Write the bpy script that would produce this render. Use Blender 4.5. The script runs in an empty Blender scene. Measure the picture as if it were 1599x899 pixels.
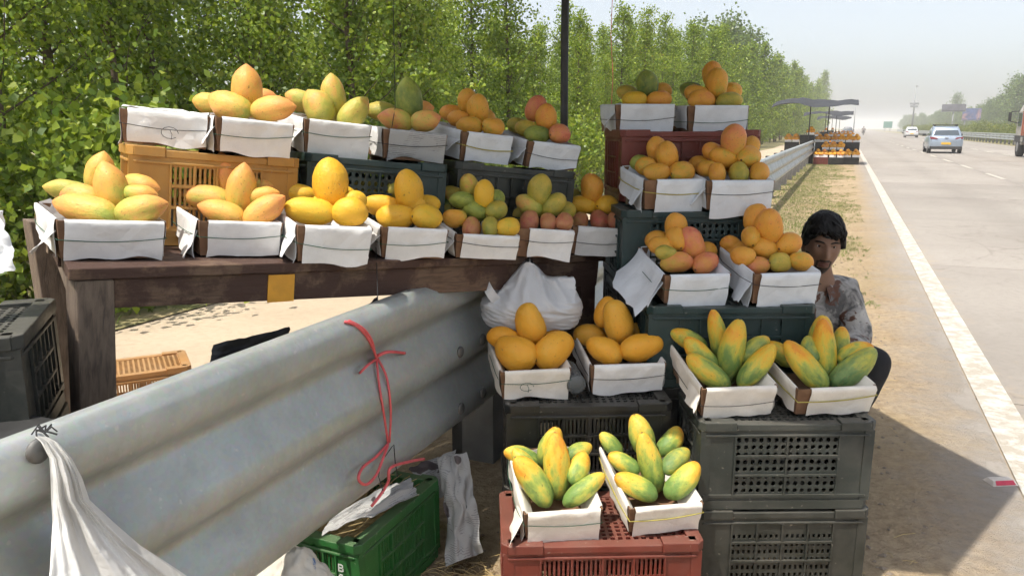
import bpy, bmesh, math, random
import numpy as np
from mathutils import Vector, Matrix, noise, Euler

# ------------------------------------------------------------------ camera, sky, sun, exposure
SC = bpy.context.scene
COL = SC.collection
R = math.radians
CAM = Vector((0, 0, 1.43))
FPX = 1200.0
PITCH = math.atan(250 / 1200)
cd = bpy.data.cameras.new('camera'); cam = bpy.data.objects.new('camera', cd); COL.objects.link(cam)
cam.location = CAM; cam.rotation_euler = (math.pi / 2 - PITCH, 0, 0)
cd.sensor_width = 36; cd.lens = 36 * FPX / 1599; cd.clip_start = .05; cd.clip_end = 6000
SC.camera = cam

SUN_EL, SUN_AZ = R(66), math.atan2(-.78, -.62)      # sun stands behind the viewer's left shoulder
sdir = Vector((math.cos(SUN_EL) * -.783, math.cos(SUN_EL) * -.622, math.sin(SUN_EL)))
W = bpy.data.worlds.new('World'); SC.world = W; W.use_nodes = True
wn = W.node_tree.nodes; wl = W.node_tree.links
sky = wn.new('ShaderNodeTexSky'); sky.sky_type = 'NISHITA'; sky.sun_disc = False
sky.sun_elevation = SUN_EL; sky.sun_rotation = math.atan2(sdir.x, sdir.y)
sky.air_density = 1.0; sky.dust_density = 3.0; sky.ozone_density = 1.2; sky.altitude = 200
wn['Background'].inputs['Strength'].default_value = .12
hs = wn.new('ShaderNodeHueSaturation'); hs.inputs['Saturation'].default_value = .45      # hazy white summer sky
wl.new(sky.outputs[0], hs.inputs['Color']); wl.new(hs.outputs[0], wn['Background'].inputs['Color'])
sl = bpy.data.lights.new('sun', 'SUN'); so = bpy.data.objects.new('sun', sl); COL.objects.link(so)
sl.energy = 3.0; sl.angle = R(.6); sl.color = (1, .94, .84)
so.rotation_euler = sdir.to_track_quat('Z', 'Y').to_euler()
SC.view_settings.view_transform = 'Standard'; SC.view_settings.look = 'None'
SC.view_settings.exposure = .88; SC.view_settings.gamma = 1
SC.render.engine = 'CYCLES'
SC.cycles.max_bounces = 6; SC.cycles.diffuse_bounces = 3; SC.cycles.glossy_bounces = 2
SC.cycles.transmission_bounces = 5; SC.cycles.transparent_max_bounces = 6; SC.cycles.volume_bounces = 1
SC.cycles.use_denoising = True
SC.cycles.use_adaptive_sampling = True; SC.cycles.adaptive_threshold = .035; SC.cycles.adaptive_min_samples = 12
SC.cycles.caustics_reflective = False; SC.cycles.caustics_refractive = False

random.seed(7); rng = np.random.default_rng(7)
U = random.uniform

# ------------------------------------------------------------------ measuring: pixel of the photograph -> place
SP, CP = math.sin(PITCH), math.cos(PITCH)
def ray(u, v):
    a = (u - 799.5) / FPX; b = (v - 449.5) / FPX
    return Vector((a, CP - b * SP, -SP - b * CP))
def PT(u, v, t): return CAM + ray(u, v) * t
def PZ(u, v, z):
    r = ray(u, v); return CAM + r * ((z - CAM.z) / r.z)
def PPL(u, v, p0, n):
    r = ray(u, v); return CAM + r * ((Vector(p0) - CAM).dot(n) / r.dot(n))
RD = Vector((math.sin(R(23.1)), math.cos(R(23.1)), 0))      # along the road
RN = Vector((RD.y, -RD.x, 0))                               # across the road, to the right
def RP(s, d, z=0): return RD * s + RN * d + Vector((0, 0, z))
ROADYAW = -R(23.1)

# ------------------------------------------------------------------ materials
MATS = {}
def nt(name):
    m = bpy.data.materials.new(name); m.use_nodes = True; MATS[name] = m
    t = m.node_tree; b = t.nodes['Principled BSDF']
    return m, t, b
def N(t, typ, **kw):
    n = t.nodes.new(typ)
    for k, v in kw.items():
        if k.startswith('i_'): n.inputs[k[2:].replace('_', ' ')].default_value = v
        elif k.startswith('n'): n.inputs[int(k[1:])].default_value = v
        else: setattr(n, k, v)
    return n
def ramp(t, fac, stops, interp='LINEAR'):
    r = t.nodes.new('ShaderNodeValToRGB'); r.color_ramp.interpolation = interp
    e = r.color_ramp.elements
    while len(e) < len(stops): e.new(.5)
    for i, (p, c) in enumerate(stops):
        e[i].position = p; e[i].color = (*c, 1) if len(c) == 3 else c
    t.links.new(fac, r.inputs[0]); return r
def mix(t, fac, a, b, mode='MIX'):
    n = t.nodes.new('ShaderNodeMix'); n.data_type = 'RGBA'; n.blend_type = mode
    for s, v in ((0, fac), (6, a), (7, b)):
        if hasattr(v, 'is_output'): t.links.new(v, n.inputs[s])
        elif isinstance(v, (int, float)): n.inputs[s].default_value = v
        else: n.inputs[s].default_value = (*v, 1)
    return n.outputs[2]
def math_(t, op, a, b=0.0, clamp=False):
    n = t.nodes.new('ShaderNodeMath'); n.operation = op; n.use_clamp = clamp
    for s, v in ((0, a), (1, b)):
        if hasattr(v, 'is_output'): t.links.new(v, n.inputs[s])
        else: n.inputs[s].default_value = v
    return n.outputs[0]
def tc(t, which='Object', scale=None):
    c = t.nodes.new('ShaderNodeTexCoord').outputs[which]
    if scale:
        mp = t.nodes.new('ShaderNodeMapping'); mp.inputs['Scale'].default_value = scale
        t.links.new(c, mp.inputs[0]); return mp.outputs[0]
    return c
def noi(t, vec, scale, detail=3, rough=.55, dist=0):
    n = N(t, 'ShaderNodeTexNoise'); n.inputs['Scale'].default_value = scale
    n.inputs['Detail'].default_value = detail; n.inputs['Roughness'].default_value = rough
    n.inputs['Distortion'].default_value = dist
    if vec is not None: t.links.new(vec, n.inputs['Vector'])
    return n.outputs['Fac']
def bump(t, b, h, strength=.3, dist=.01):
    n = t.nodes.new('ShaderNodeBump'); n.inputs['Strength'].default_value = strength
    n.inputs['Distance'].default_value = dist
    t.links.new(h, n.inputs['Height']); t.links.new(n.outputs[0], b.inputs['Normal'])
def world_pos(t): return t.nodes.new('ShaderNodeNewGeometry').outputs['Position']

def simple(name, col, rough=.6, var=.25, scale=6, dirt=None, dscale=3, dlo=.5, dhi=.75, metal=0, bmp=0, bscale=40, bdist=.004,
           coord='Object', spec=.5, stretch=None, rand=0, coat=0):
    m, t, b = nt(name)
    v = tc(t, coord, stretch)
    f = noi(t, v, scale, 4)
    c = ramp(t, f, [(.3, tuple(x * (1 - var) for x in col)), (.7, tuple(min(1, x * (1 + var * .6)) for x in col))]).outputs[0]
    if dirt is not None:
        g = ramp(t, noi(t, v, dscale, 6, .65), [(dlo, (0, 0, 0)), (dhi, (1, 1, 1))]).outputs[0]
        c = mix(t, g, c, dirt)
    if rand:
        h = N(t, 'ShaderNodeHueSaturation'); o = t.nodes.new('ShaderNodeObjectInfo').outputs['Random']
        t.links.new(math_(t, 'ADD', math_(t, 'MULTIPLY', o, rand), 1 - rand / 2), h.inputs['Value'])
        t.links.new(c, h.inputs['Color']); c = h.outputs[0]
    t.links.new(c, b.inputs['Base Color'])
    b.inputs['Roughness'].default_value = rough; b.inputs['Metallic'].default_value = metal
    b.inputs['Specular IOR Level'].default_value = spec
    if coat: b.inputs['Coat Weight'].default_value = coat; b.inputs['Coat Roughness'].default_value = .08
    if bmp: bump(t, b, noi(t, v, bscale, 4), bmp, bdist)
    return m

# ------------------------------------------------------------------ mesh building
class MB:
    def __init__(s): s.v = []; s.f = []; s.mi = []; s.cur = 0
    def add(s, vs, fs):
        k = len(s.v); s.v += [tuple(p) for p in vs]
        for f in fs: s.f.append(tuple(i + k for i in f)); s.mi.append(s.cur)
        return s
    def box(s, x0, x1, y0, y1, z0, z1, M=None):
        vs = [Vector((x, y, z)) for z in (z0, z1) for y in (y0, y1) for x in (x0, x1)]
        if M is not None: vs = [M @ p for p in vs]
        return s.add(vs, [(0, 2, 3, 1), (4, 5, 7, 6), (0, 1, 5, 4), (2, 6, 7, 3), (0, 4, 6, 2), (1, 3, 7, 5)])
    def tube(s, pts, r, n=6, cap=True, closed=False):
        pts = [Vector(p) for p in pts]; rs = r if hasattr(r, '__len__') else [r] * len(pts)
        rings = []; m = len(pts); prev = None
        for i, p in enumerate(pts):
            if closed: d = pts[(i + 1) % m] - pts[i - 1]
            else: d = pts[min(i + 1, m - 1)] - pts[max(i - 1, 0)]
            d = d.normalized() if d.length > 1e-9 else Vector((0, 0, 1))
            a = prev if prev is not None else (Vector((0, 0, 1)) if abs(d.z) < .9 else Vector((1, 0, 0)))
            a = a - d * a.dot(d)
            if a.length < 1e-6: a = d.orthogonal()
            a.normalize(); prev = a; b = d.cross(a)
            rings.append([p + (a * math.cos(2 * math.pi * j / n) + b * math.sin(2 * math.pi * j / n)) * rs[i] for j in range(n)])
        fs = []
        for i in range(m if closed else m - 1):
            k = (i + 1) % m
            for j in range(n): fs.append((i * n + j, i * n + (j + 1) % n, k * n + (j + 1) % n, k * n + j))
        if cap and not closed: fs += [tuple(range(n))[::-1], tuple((m - 1) * n + j for j in range(n))]
        return s.add([p for q in rings for p in q], fs)
    def grid(s, P, closed_u=False):
        h, w = len(P), len(P[0]); fs = []
        for i in range(h - 1):
            for j in range(w if closed_u else w - 1):
                k = (j + 1) % w
                fs.append((i * w + j, i * w + k, (i + 1) * w + k, (i + 1) * w + j))
        return s.add([p for q in P for p in q], fs)
    def sheet(s, P, th):
        """a cloth or paper sheet of real thickness"""
        h, w = len(P), len(P[0]); P = [[Vector(p) for p in q] for q in P]; Q = []
        for i in range(h):
            q = []
            for j in range(w):
                du = P[i][min(j + 1, w - 1)] - P[i][max(j - 1, 0)]; dv = P[min(i + 1, h - 1)][j] - P[max(i - 1, 0)][j]
                n = du.cross(dv); n = n.normalized() if n.length > 1e-12 else Vector((0, 0, 1))
                q.append(P[i][j] - n * th)
            Q.append(q)
        s.grid(P); s.grid([q[::-1] for q in Q])
        for (a, b) in ((P[0][::-1], Q[0][::-1]), (P[-1], Q[-1]), ([q[0] for q in P], [q[0] for q in Q]), ([q[-1] for q in P][::-1], [q[-1] for q in Q][::-1])):
            s.grid([a, b])
        return s
    def lathe(s, prof, n=16, axis='z'):
        P = []
        for r, z in prof:
            P.append([Vector((r * math.cos(2 * math.pi * j / n), r * math.sin(2 * math.pi * j / n), z)) for j in range(n)])
        k = len(s.v); s.grid(P, True)
        s.f.append(tuple(k + j for j in range(n))[::-1]); s.mi.append(s.cur)
        m = k + (len(prof) - 1) * n; s.f.append(tuple(m + j for j in range(n))); s.mi.append(s.cur)
        return s
    def mesh(s, name, mats, smooth=False):
        me = bpy.data.meshes.new(name); me.from_pydata(s.v, [], s.f)
        if not isinstance(mats, (list, tuple)): mats = [mats]
        for m in mats: me.materials.append(MATS[m] if isinstance(m, str) else m)
        if any(s.mi): me.polygons.foreach_set('material_index', s.mi)
        if smooth: me.polygons.foreach_set('use_smooth', [True] * len(s.f))
        me.update(); return me
    def build(s, name, mats, parent=None, smooth=False, bevel=0, seg=2):
        return link(name, s.mesh(name, mats, smooth), parent, bevel, seg)
def link(name, data, parent=None, bevel=0, seg=2):
    o = bpy.data.objects.new(name, data); COL.objects.link(o)
    if parent is not None: o.parent = parent
    if bevel:
        b = o.modifiers.new('bevel', 'BEVEL'); b.width = bevel; b.segments = seg; b.limit_method = 'ANGLE'; b.angle_limit = R(40)
    return o
def tag(o, label=None, cat=None, group=None, kind=None):
    if label: o['label'] = label
    if cat: o['category'] = cat
    if group: o['group'] = group
    if kind: o['kind'] = kind
    return o
def empty(name, Mx=None, label=None, cat=None, group=None):
    o = bpy.data.objects.new(name, None); COL.objects.link(o); o.empty_display_size = .05
    if Mx is not None: o.matrix_world = Mx if isinstance(Mx, Matrix) else Matrix.Translation(Mx)
    return tag(o, label, cat, group)
def copy_tree(o, Mx=None, parent=None):
    c = o.copy(); COL.objects.link(c); c.parent = parent
    if parent is not None: c.matrix_parent_inverse = o.matrix_parent_inverse
    if Mx is not None: c.matrix_world = Mx
    for ch in o.children: copy_tree(ch, None, c)
    return c
def frame(loc, yaw=0, tilt=0, base=None):
    m = (base.copy() if base is not None else Matrix.Identity(4)) @ Matrix.Rotation(yaw, 4, 'Z') @ Matrix.Rotation(tilt, 4, 'X')
    m.translation = loc; return m
def nz(p, s=1, seed=0): return noise.noise(Vector(p) * s + Vector((seed * 17.3, seed * 5.1, seed * 9.7)))
# ------------------------------------------------------------------ the materials of the place
def mango_mat(name, stops, along=.35, spread=.9, rnd=.35, nscale=2.2, speck=.75, rough=.5, stem=-.5, off=.5):
    m, t, b = nt(name)
    v = tc(t); oi = t.nodes.new('ShaderNodeObjectInfo').outputs['Random']
    ad = N(t, 'ShaderNodeVectorMath', operation='ADD'); t.links.new(v, ad.inputs[0])
    cm = N(t, 'ShaderNodeCombineXYZ'); k = math_(t, 'MULTIPLY', oi, 37.0)
    for i in range(3): t.links.new(k, cm.inputs[i])
    t.links.new(cm.outputs[0], ad.inputs[1]); p = ad.outputs[0]
    sx = N(t, 'ShaderNodeSeparateXYZ'); t.links.new(v, sx.inputs[0])
    f = math_(t, 'MULTIPLY', sx.outputs[0], along)
    f = math_(t, 'ADD', f, math_(t, 'MULTIPLY', math_(t, 'SUBTRACT', noi(t, p, nscale, 4, .5, .4), .5), spread))
    f = math_(t, 'ADD', f, math_(t, 'MULTIPLY', math_(t, 'SUBTRACT', oi, .5), rnd))
    f = math_(t, 'ADD', f, off)
    f = math_(t, 'ADD', f, math_(t, 'MULTIPLY', math_(t, 'SUBTRACT', noi(t, p, 6.5, 5, .6, .8), .5), .55), True)
    c = ramp(t, f, stops).outputs[0]
    c = mix(t, math_(t, 'MULTIPLY', ramp(t, noi(t, p, 7, 3), [(.55, (0, 0, 0)), (.75, (1, 1, 1))]).outputs[0], .25), c, (.62, .42, .08))
    sp = ramp(t, noi(t, p, 21, 2, .5), [(.66, (0, 0, 0)), (.72, (1, 1, 1))]).outputs[0]
    c = mix(t, math_(t, 'MULTIPLY', sp, speck), c, (.16, .08, .025))
    sc = ramp(t, noi(t, p, 5.5, 5, .75, 1.5), [(.69, (0, 0, 0)), (.76, (1, 1, 1))]).outputs[0]
    c = mix(t, math_(t, 'MULTIPLY', sc, speck * .7), c, (.13, .07, .025))
    # stalk scar at the blunt end
    d = N(t, 'ShaderNodeVectorMath', operation='DISTANCE'); t.links.new(v, d.inputs[0]); d.inputs[1].default_value = (stem, 0, 0)
    sc2 = ramp(t, d.outputs['Value'], [(.035, (1, 1, 1)), (.06, (0, 0, 0))]).outputs[0]
    c = mix(t, sc2, c, (.06, .035, .02))
    t.links.new(c, b.inputs['Base Color'])
    b.inputs['Specular IOR Level'].default_value = .38
    rr = ramp(t, noi(t, p, 9, 3), [(.3, (rough - .08,) * 3), (.7, (rough + .14,) * 3)]).outputs[0]
    t.links.new(rr, b.inputs['Roughness'])
    bump(t, b, math_(t, 'ADD', noi(t, p, 26, 3), math_(t, 'MULTIPLY', noi(t, p, 5, 2), 2.0)), .16, .02)
    return m
OR, YE, GO = (.74, .32, .045), (.76, .46, .07), (.78, .37, .03)
GR, DG, LG = (.20, .25, .045), (.07, .13, .035), (.36, .40, .07)
PK, RED = (.66, .20, .10), (.52, .085, .06)
mango_mat('mango_peach', [(.08, LG), (.30, (.62, .42, .08)), (.55, (.74, .37, .085)), (.95, (.70, .27, .09))], along=.5, spread=.95)
mango_mat('mango_peach_green', [(.1, (.3, .36, .06)), (.45, (.5, .42, .08)), (.7, (.68, .34, .09)), (.95, PK)], along=.35)
mango_mat('mango_yellow', [(.05, (.50, .42, .05)), (.35, (.72, .43, .03)), (.8, (.76, .40, .03)), (1, (.72, .34, .03))], along=.15, speck=.75)
mango_mat('mango_gold', [(.05, (.70, .40, .05)), (.5, GO), (1, (.74, .29, .015))], along=.15, spread=.7, speck=.5)
mango_mat('mango_orange', [(.06, (.42, .36, .05)), (.3, (.68, .34, .04)), (.65, OR), (.95, (.66, .20, .05))], along=.2)
mango_mat('mango_red', [(.1, (.55, .33, .05)), (.4, (.66, .27, .07)), (.7, PK), (.95, RED)], along=.3)
mango_mat('mango_green', [(.1, DG), (.45, GR), (.75, LG), (.95, (.45, .25, .07))], along=.3)
mango_mat('mango_olive', [(.1, GR), (.45, (.40, .33, .05)), (.75, (.58, .40, .06)), (.95, PK)], along=.3)
mango_mat('mango_pinkend', [(.1, (.42, .32, .06)), (.4, (.50, .22, .09)), (.75, (.45, .13, .08)), (.95, RED)], along=.3)
mango_mat('mango_long', [(.12, (.16, .25, .06)), (.36, (.40, .42, .07)), (.52, (.64, .46, .05)), (.75, (.74, .39, .03)), (.95, (.72, .27, .02))], along=.8, spread=1.35, nscale=2.3, speck=.5, stem=.5, off=.43)
mango_mat('mango_long_mid', [(.12, (.15, .25, .06)), (.38, (.36, .42, .08)), (.56, (.62, .48, .07)), (.78, (.74, .41, .04)), (.97, (.72, .29, .03))], along=.8, spread=1.35, nscale=2.3, stem=.5, off=.38)
mango_mat('mango_long_green', [(.12, (.07, .15, .05)), (.5, (.19, .27, .08)), (.8, (.44, .42, .07)), (1, (.68, .4, .04))], along=.6, spread=1.2, stem=.5)

# paper and card
def paper_mat(name, col, ns=9):
    m, t, b = nt(name); v = tc(t)
    c = ramp(t, noi(t, v, 14, 5), [(.25, tuple(x * .84 for x in col)), (.6, col)]).outputs[0]
    st = ramp(t, noi(t, v, 4.5, 5, .7), [(.62, (0, 0, 0)), (.85, (1, 1, 1))]).outputs[0]
    c = mix(t, math_(t, 'MULTIPLY', st, .45), c, (.55, .47, .36))
    t.links.new(c, b.inputs['Base Color']); b.inputs['Roughness'].default_value = .75
    b.inputs['Specular IOR Level'].default_value = .25
    w = N(t, 'ShaderNodeTexVoronoi', feature='DISTANCE_TO_EDGE'); w.inputs['Scale'].default_value = ns
    q = N(t, 'ShaderNodeMixRGB'); t.links.new(v, w.inputs['Vector'])
    h = math_(t, 'ADD', math_(t, 'MINIMUM', w.outputs['Distance'], .16), math_(t, 'MULTIPLY', noi(t, v, 22, 4), .35))
    bump(t, b, h, .6, .014)
    return m
paper_mat('paper', (.80, .79, .77)); paper_mat('paper_warm', (.80, .75, .67)); paper_mat('paper_blue', (.74, .77, .80))
def newsprint(name, sx=90, sy=230):
    m, t, b = nt(name); v = tc(t)
    br = N(t, 'ShaderNodeTexBrick'); br.inputs['Scale'].default_value = 1
    br.inputs['Brick Width'].default_value = .045; br.inputs['Row Height'].default_value = .0062; br.inputs['Mortar Size'].default_value = .0020
    br.inputs['Color1'].default_value = (.22, .22, .22, 1); br.inputs['Color2'].default_value = (.34, .33, .32, 1); br.inputs['Mortar'].default_value = (.40, .40, .39, 1)
    sw = N(t, 'ShaderNodeSeparateXYZ'); t.links.new(v, sw.inputs[0]); cb = N(t, 'ShaderNodeCombineXYZ')
    t.links.new(math_(t, 'ADD', sw.outputs[0], math_(t, 'MULTIPLY', sw.outputs[1], .8)), cb.inputs[0]); t.links.new(sw.outputs[2], cb.inputs[1])
    t.links.new(cb.outputs[0], br.inputs['Vector'])
    blank = ramp(t, noi(t, v, 16, 1), [(.46, (0, 0, 0)), (.5, (1, 1, 1))]).outputs[0]
    c = mix(t, blank, br.outputs[0], (.40, .40, .39))
    pic = ramp(t, noi(t, v, 11, 0), [(.69, (0, 0, 0)), (.70, (1, 1, 1))]).outputs[0]
    c = mix(t, pic, c, (.10, .08, .08))
    t.links.new(c, b.inputs['Base Color']); b.inputs['Roughness'].default_value = .8
    bump(t, b, noi(t, v, 18, 4), .3, .01)
newsprint('newsprint')
simple('card', (.20, .105, .055), .85, .35, 20, (.30, .2, .12), 12, .5, .8)
simple('twine_green', (.03, .10, .06), .7); simple('twine_black', (.03, .03, .03), .7); simple('twine_yellow', (.42, .36, .08), .7)

# plastic crates: dusty
def crate_mat(name, col, dust=(.20, .175, .14), amt=.5):
    m, t, b = nt(name); v = tc(t); wp = world_pos(t)
    c = ramp(t, noi(t, v, 7, 4), [(.3, tuple(x * .75 for x in col)), (.7, tuple(x * 1.15 for x in col))]).outputs[0]
    d = ramp(t, noi(t, wp, 8, 7, .7), [(.42, (0, 0, 0)), (.75, (1, 1, 1))]).outputs[0]
    g = t.nodes.new('ShaderNodeNewGeometry'); s = N(t, 'ShaderNodeSeparateXYZ'); t.links.new(g.outputs['Normal'], s.inputs[0])
    up = math_(t, 'MULTIPLY', math_(t, 'MAXIMUM', s.outputs[2], 0.0), .28)
    k = math_(t, 'ADD', math_(t, 'MULTIPLY', d, amt * .55), up, True)
    c = mix(t, k, c, dust)
    sc = ramp(t, noi(t, v, 55, 2), [(.68, (0, 0, 0)), (.74, (1, 1, 1))]).outputs[0]
    c = mix(t, math_(t, 'MULTIPLY', sc, .3), c, (.42, .38, .32))
    t.links.new(c, b.inputs['Base Color'])
    rr = ramp(t, d, [(0, (.42,) * 3), (1, (.75,) * 3)]).outputs[0]; t.links.new(rr, b.inputs['Roughness'])
    bump(t, b, noi(t, v, 60, 3), .15, .003)
crate_mat('crate_black', (.013, .014, .014), (.12, .11, .09), .5); crate_mat('crate_dark', (.024, .028, .024), (.15, .135, .11), .7)
crate_mat('crate_teal', (.009, .034, .035), (.13, .125, .105), .5); crate_mat('crate_grey', (.028, .035, .031), (.15, .135, .11), .7)
crate_mat('crate_red', (.17, .030, .020), (.19, .12, .085), .5); crate_mat('crate_yellow', (.50, .25, .045), (.40, .28, .14), .7)
crate_mat('crate_green', (.020, .135, .028), amt=.3); crate_mat('crate_orange', (.40, .19, .06), (.38, .26, .14), .7)

# timber of the table
def wood(name, col, col2, stretch=(2, 14, 14), paint=None):
    m, t, b = nt(name); v = tc(t, 'Object', stretch)
    f = noi(t, v, 6, 6, .62, .6)
    c = ramp(t, f, [(.28, col), (.5, col2), (.72, tuple(x * 1.35 for x in col2))]).outputs[0]
    if paint:
        w = ramp(t, noi(t, tc(t), 5, 7, .7), [(.50, (0, 0, 0)), (.57, (1, 1, 1))]).outputs[0]
        c = mix(t, w, paint, c)
    t.links.new(c, b.inputs['Base Color']); b.inputs['Roughness'].default_value = .78
    bump(t, b, f, .5, .006)
wood('wood_table', (.055, .032, .020), (.13, .080, .05), paint=(.062, .030, .020))
wood('wood_leg', (.06, .045, .035), (.155, .115, .085), (14, 14, 2))
wood('wood_batten', (.08, .05, .03), (.2, .14, .09))
simple('sticker', (.72, .34, .03), .6, .15, 20)

# steel rail
m, t, b = nt('galvanised')
v = tc(t); wp = world_pos(t)
c = ramp(t, noi(t, wp, 5, 6, .65), [(.25, (.34, .37, .355)), (.5, (.42, .45, .435)), (.75, (.49, .52, .505))]).outputs[0]
vo = N(t, 'ShaderNodeTexVoronoi'); vo.inputs['Scale'].default_value = 95; t.links.new(wp, vo.inputs['Vector'])
sp = N(t, 'ShaderNodeSeparateColor'); t.links.new(vo.outputs['Color'], sp.inputs[0])
c = mix(t, .10, c, vo.outputs['Color'], 'SOFT_LIGHT')
dd = ramp(t, noi(t, wp, 3.2, 8, .72, .5), [(.46, (0, 0, 0)), (.72, (1, 1, 1))]).outputs[0]
c = mix(t, math_(t, 'MULTIPLY', dd, .32), c, (.30, .28, .235))
ru = ramp(t, noi(t, wp, 7, 6, .7), [(.70, (0, 0, 0)), (.76, (1, 1, 1))]).outputs[0]
c = mix(t, math_(t, 'MULTIPLY', ru, .7), c, (.20, .12, .07))
sp2 = ramp(t, noi(t, wp, 48, 2), [(.69, (0, 0, 0)), (.73, (1, 1, 1))]).outputs[0]
c = mix(t, math_(t, 'MULTIPLY', sp2, .5), c, (.6, .58, .54))
t.links.new(c, b.inputs['Base Color']); b.inputs['Metallic'].default_value = .45
rr = ramp(t, dd, [(0, (.38,) * 3), (1, (.62,) * 3)]).outputs[0]; t.links.new(rr, b.inputs['Roughness'])
bump(t, b, noi(t, wp, 14, 5), .12, .01)
simple('steel_dark', (.05, .05, .05), .55, .3, 12, metal=.4)
simple('steel_post', (.16, .16, .155), .6, .3, 6, (.2, .16, .12), 5, metal=.4)

# thin plastics
def plastic_bag(name, col, tr=.3):
    m, t, b = nt(name); v = tc(t)
    b.inputs['Base Color'].default_value = (*col, 1); b.inputs['Roughness'].default_value = .38
    b.inputs['Specular IOR Level'].default_value = .4
    bump(t, b, math_(t, 'ADD', noi(t, tc(t, 'Object', (1, 1, 2.2)), 11, 4, .5, 1.4), math_(t, 'MULTIPLY', noi(t, v, 30, 2), .3)), .3, .012)
    tn = N(t, 'ShaderNodeBsdfTranslucent'); tn.inputs[0].default_value = (*col, 1)
    mx = N(t, 'ShaderNodeMixShader'); mx.inputs[0].default_value = tr
    t.links.new(b.outputs[0], mx.inputs[1]); t.links.new(tn.outputs[0], mx.inputs[2])
    t.links.new(mx.outputs[0], t.nodes['Material Output'].inputs[0])
plastic_bag('bag_white', (.86, .87, .88), .38); plastic_bag('bag_warm', (.80, .79, .76), .2)
simple('black_plastic', (.02, .02, .022), .35, .3, 12, bmp=.4, bscale=20)
simple('tarp', (.035, .038, .044), .75, .2, 4, bmp=.3, bscale=15)
simple('pink_cord', (.72, .12, .13), .5, .2, 30)
simple('straw', (.46, .34, .15), .8, .35, 30, rand=.4)
simple('sack', (.62, .58, .5), .8, .2, 14, (.04, .12, .3), 9, .58, .62, bmp=.3)
m, t, b = nt('bottle_plastic'); b.inputs['Base Color'].default_value = (.75, .8, .8, 1); b.inputs['Roughness'].default_value = .12
b.inputs['Transmission Weight'].default_value = .85; b.inputs['IOR'].default_value = 1.2
simple('bottle_cap', (.2, .2, .2), .4)

# ground
def cross_road(t, wp):
    dp = N(t, 'ShaderNodeVectorMath', operation='DOT_PRODUCT'); t.links.new(wp, dp.inputs[0]); dp.inputs[1].default_value = RN
    return dp.outputs['Value']
def concrete_colour(t, wp, a, bb, cc):
    c = ramp(t, noi(t, wp, .35, 7, .6), [(.3, a), (.5, bb), (.72, cc)]).outputs[0]
    st = ramp(t, noi(t, wp, 18, 5, .7), [(.3, (.42, .42, .42)), (.55, (0, 0, 0))]).outputs[0]
    c = mix(t, st, c, tuple(x * .8 for x in a))
    dk = ramp(t, noi(t, wp, 1.7, 6, .7, .8), [(.60, (0, 0, 0)), (.8, (.55, .55, .55))]).outputs[0]
    return mix(t, dk, c, tuple(x * .70 for x in a))
ROADC = ((.265, .24, .212), (.31, .282, .25), (.35, .32, .285))
m, t, b = nt('dirt'); wp = world_pos(t)
c = ramp(t, noi(t, wp, 1.3, 8, .62), [(.3, (.37, .27, .165)), (.5, (.45, .345, .22)), (.7, (.51, .40, .27))]).outputs[0]
c = mix(t, ramp(t, noi(t, wp, 22, 6, .7), [(.38, (.6, .6, .6)), (.60, (0, 0, 0))]).outputs[0], c, (.23, .165, .105))
c = mix(t, ramp(t, noi(t, wp, .33, 5, .6), [(.5, (0, 0, 0)), (.68, (.7, .7, .7))]).outputs[0], c, (.30, .235, .13))
dv = math_(t, 'ADD', cross_road(t, wp), math_(t, 'MULTIPLY', math_(t, 'SUBTRACT', noi(t, wp, 3.2, 9, .75), .5), .9))
k = ramp(t, dv, [(.30, (0, 0, 0)), (.74, (1, 1, 1))]).outputs[0]
c = mix(t, k, c, concrete_colour(t, wp, *ROADC))
t.links.new(c, b.inputs['Base Color']); b.inputs['Roughness'].default_value = .95; b.inputs['Specular IOR Level'].default_value = .1
bump(t, b, math_(t, 'MULTIPLY', math_(t, 'ADD', noi(t, wp, 9, 8, .7), math_(t, 'MULTIPLY', noi(t, wp, 55, 4, .7), .5)), math_(t, 'SUBTRACT', 1.0, math_(t, 'MULTIPLY', k, .8))), .9, .035)
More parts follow.
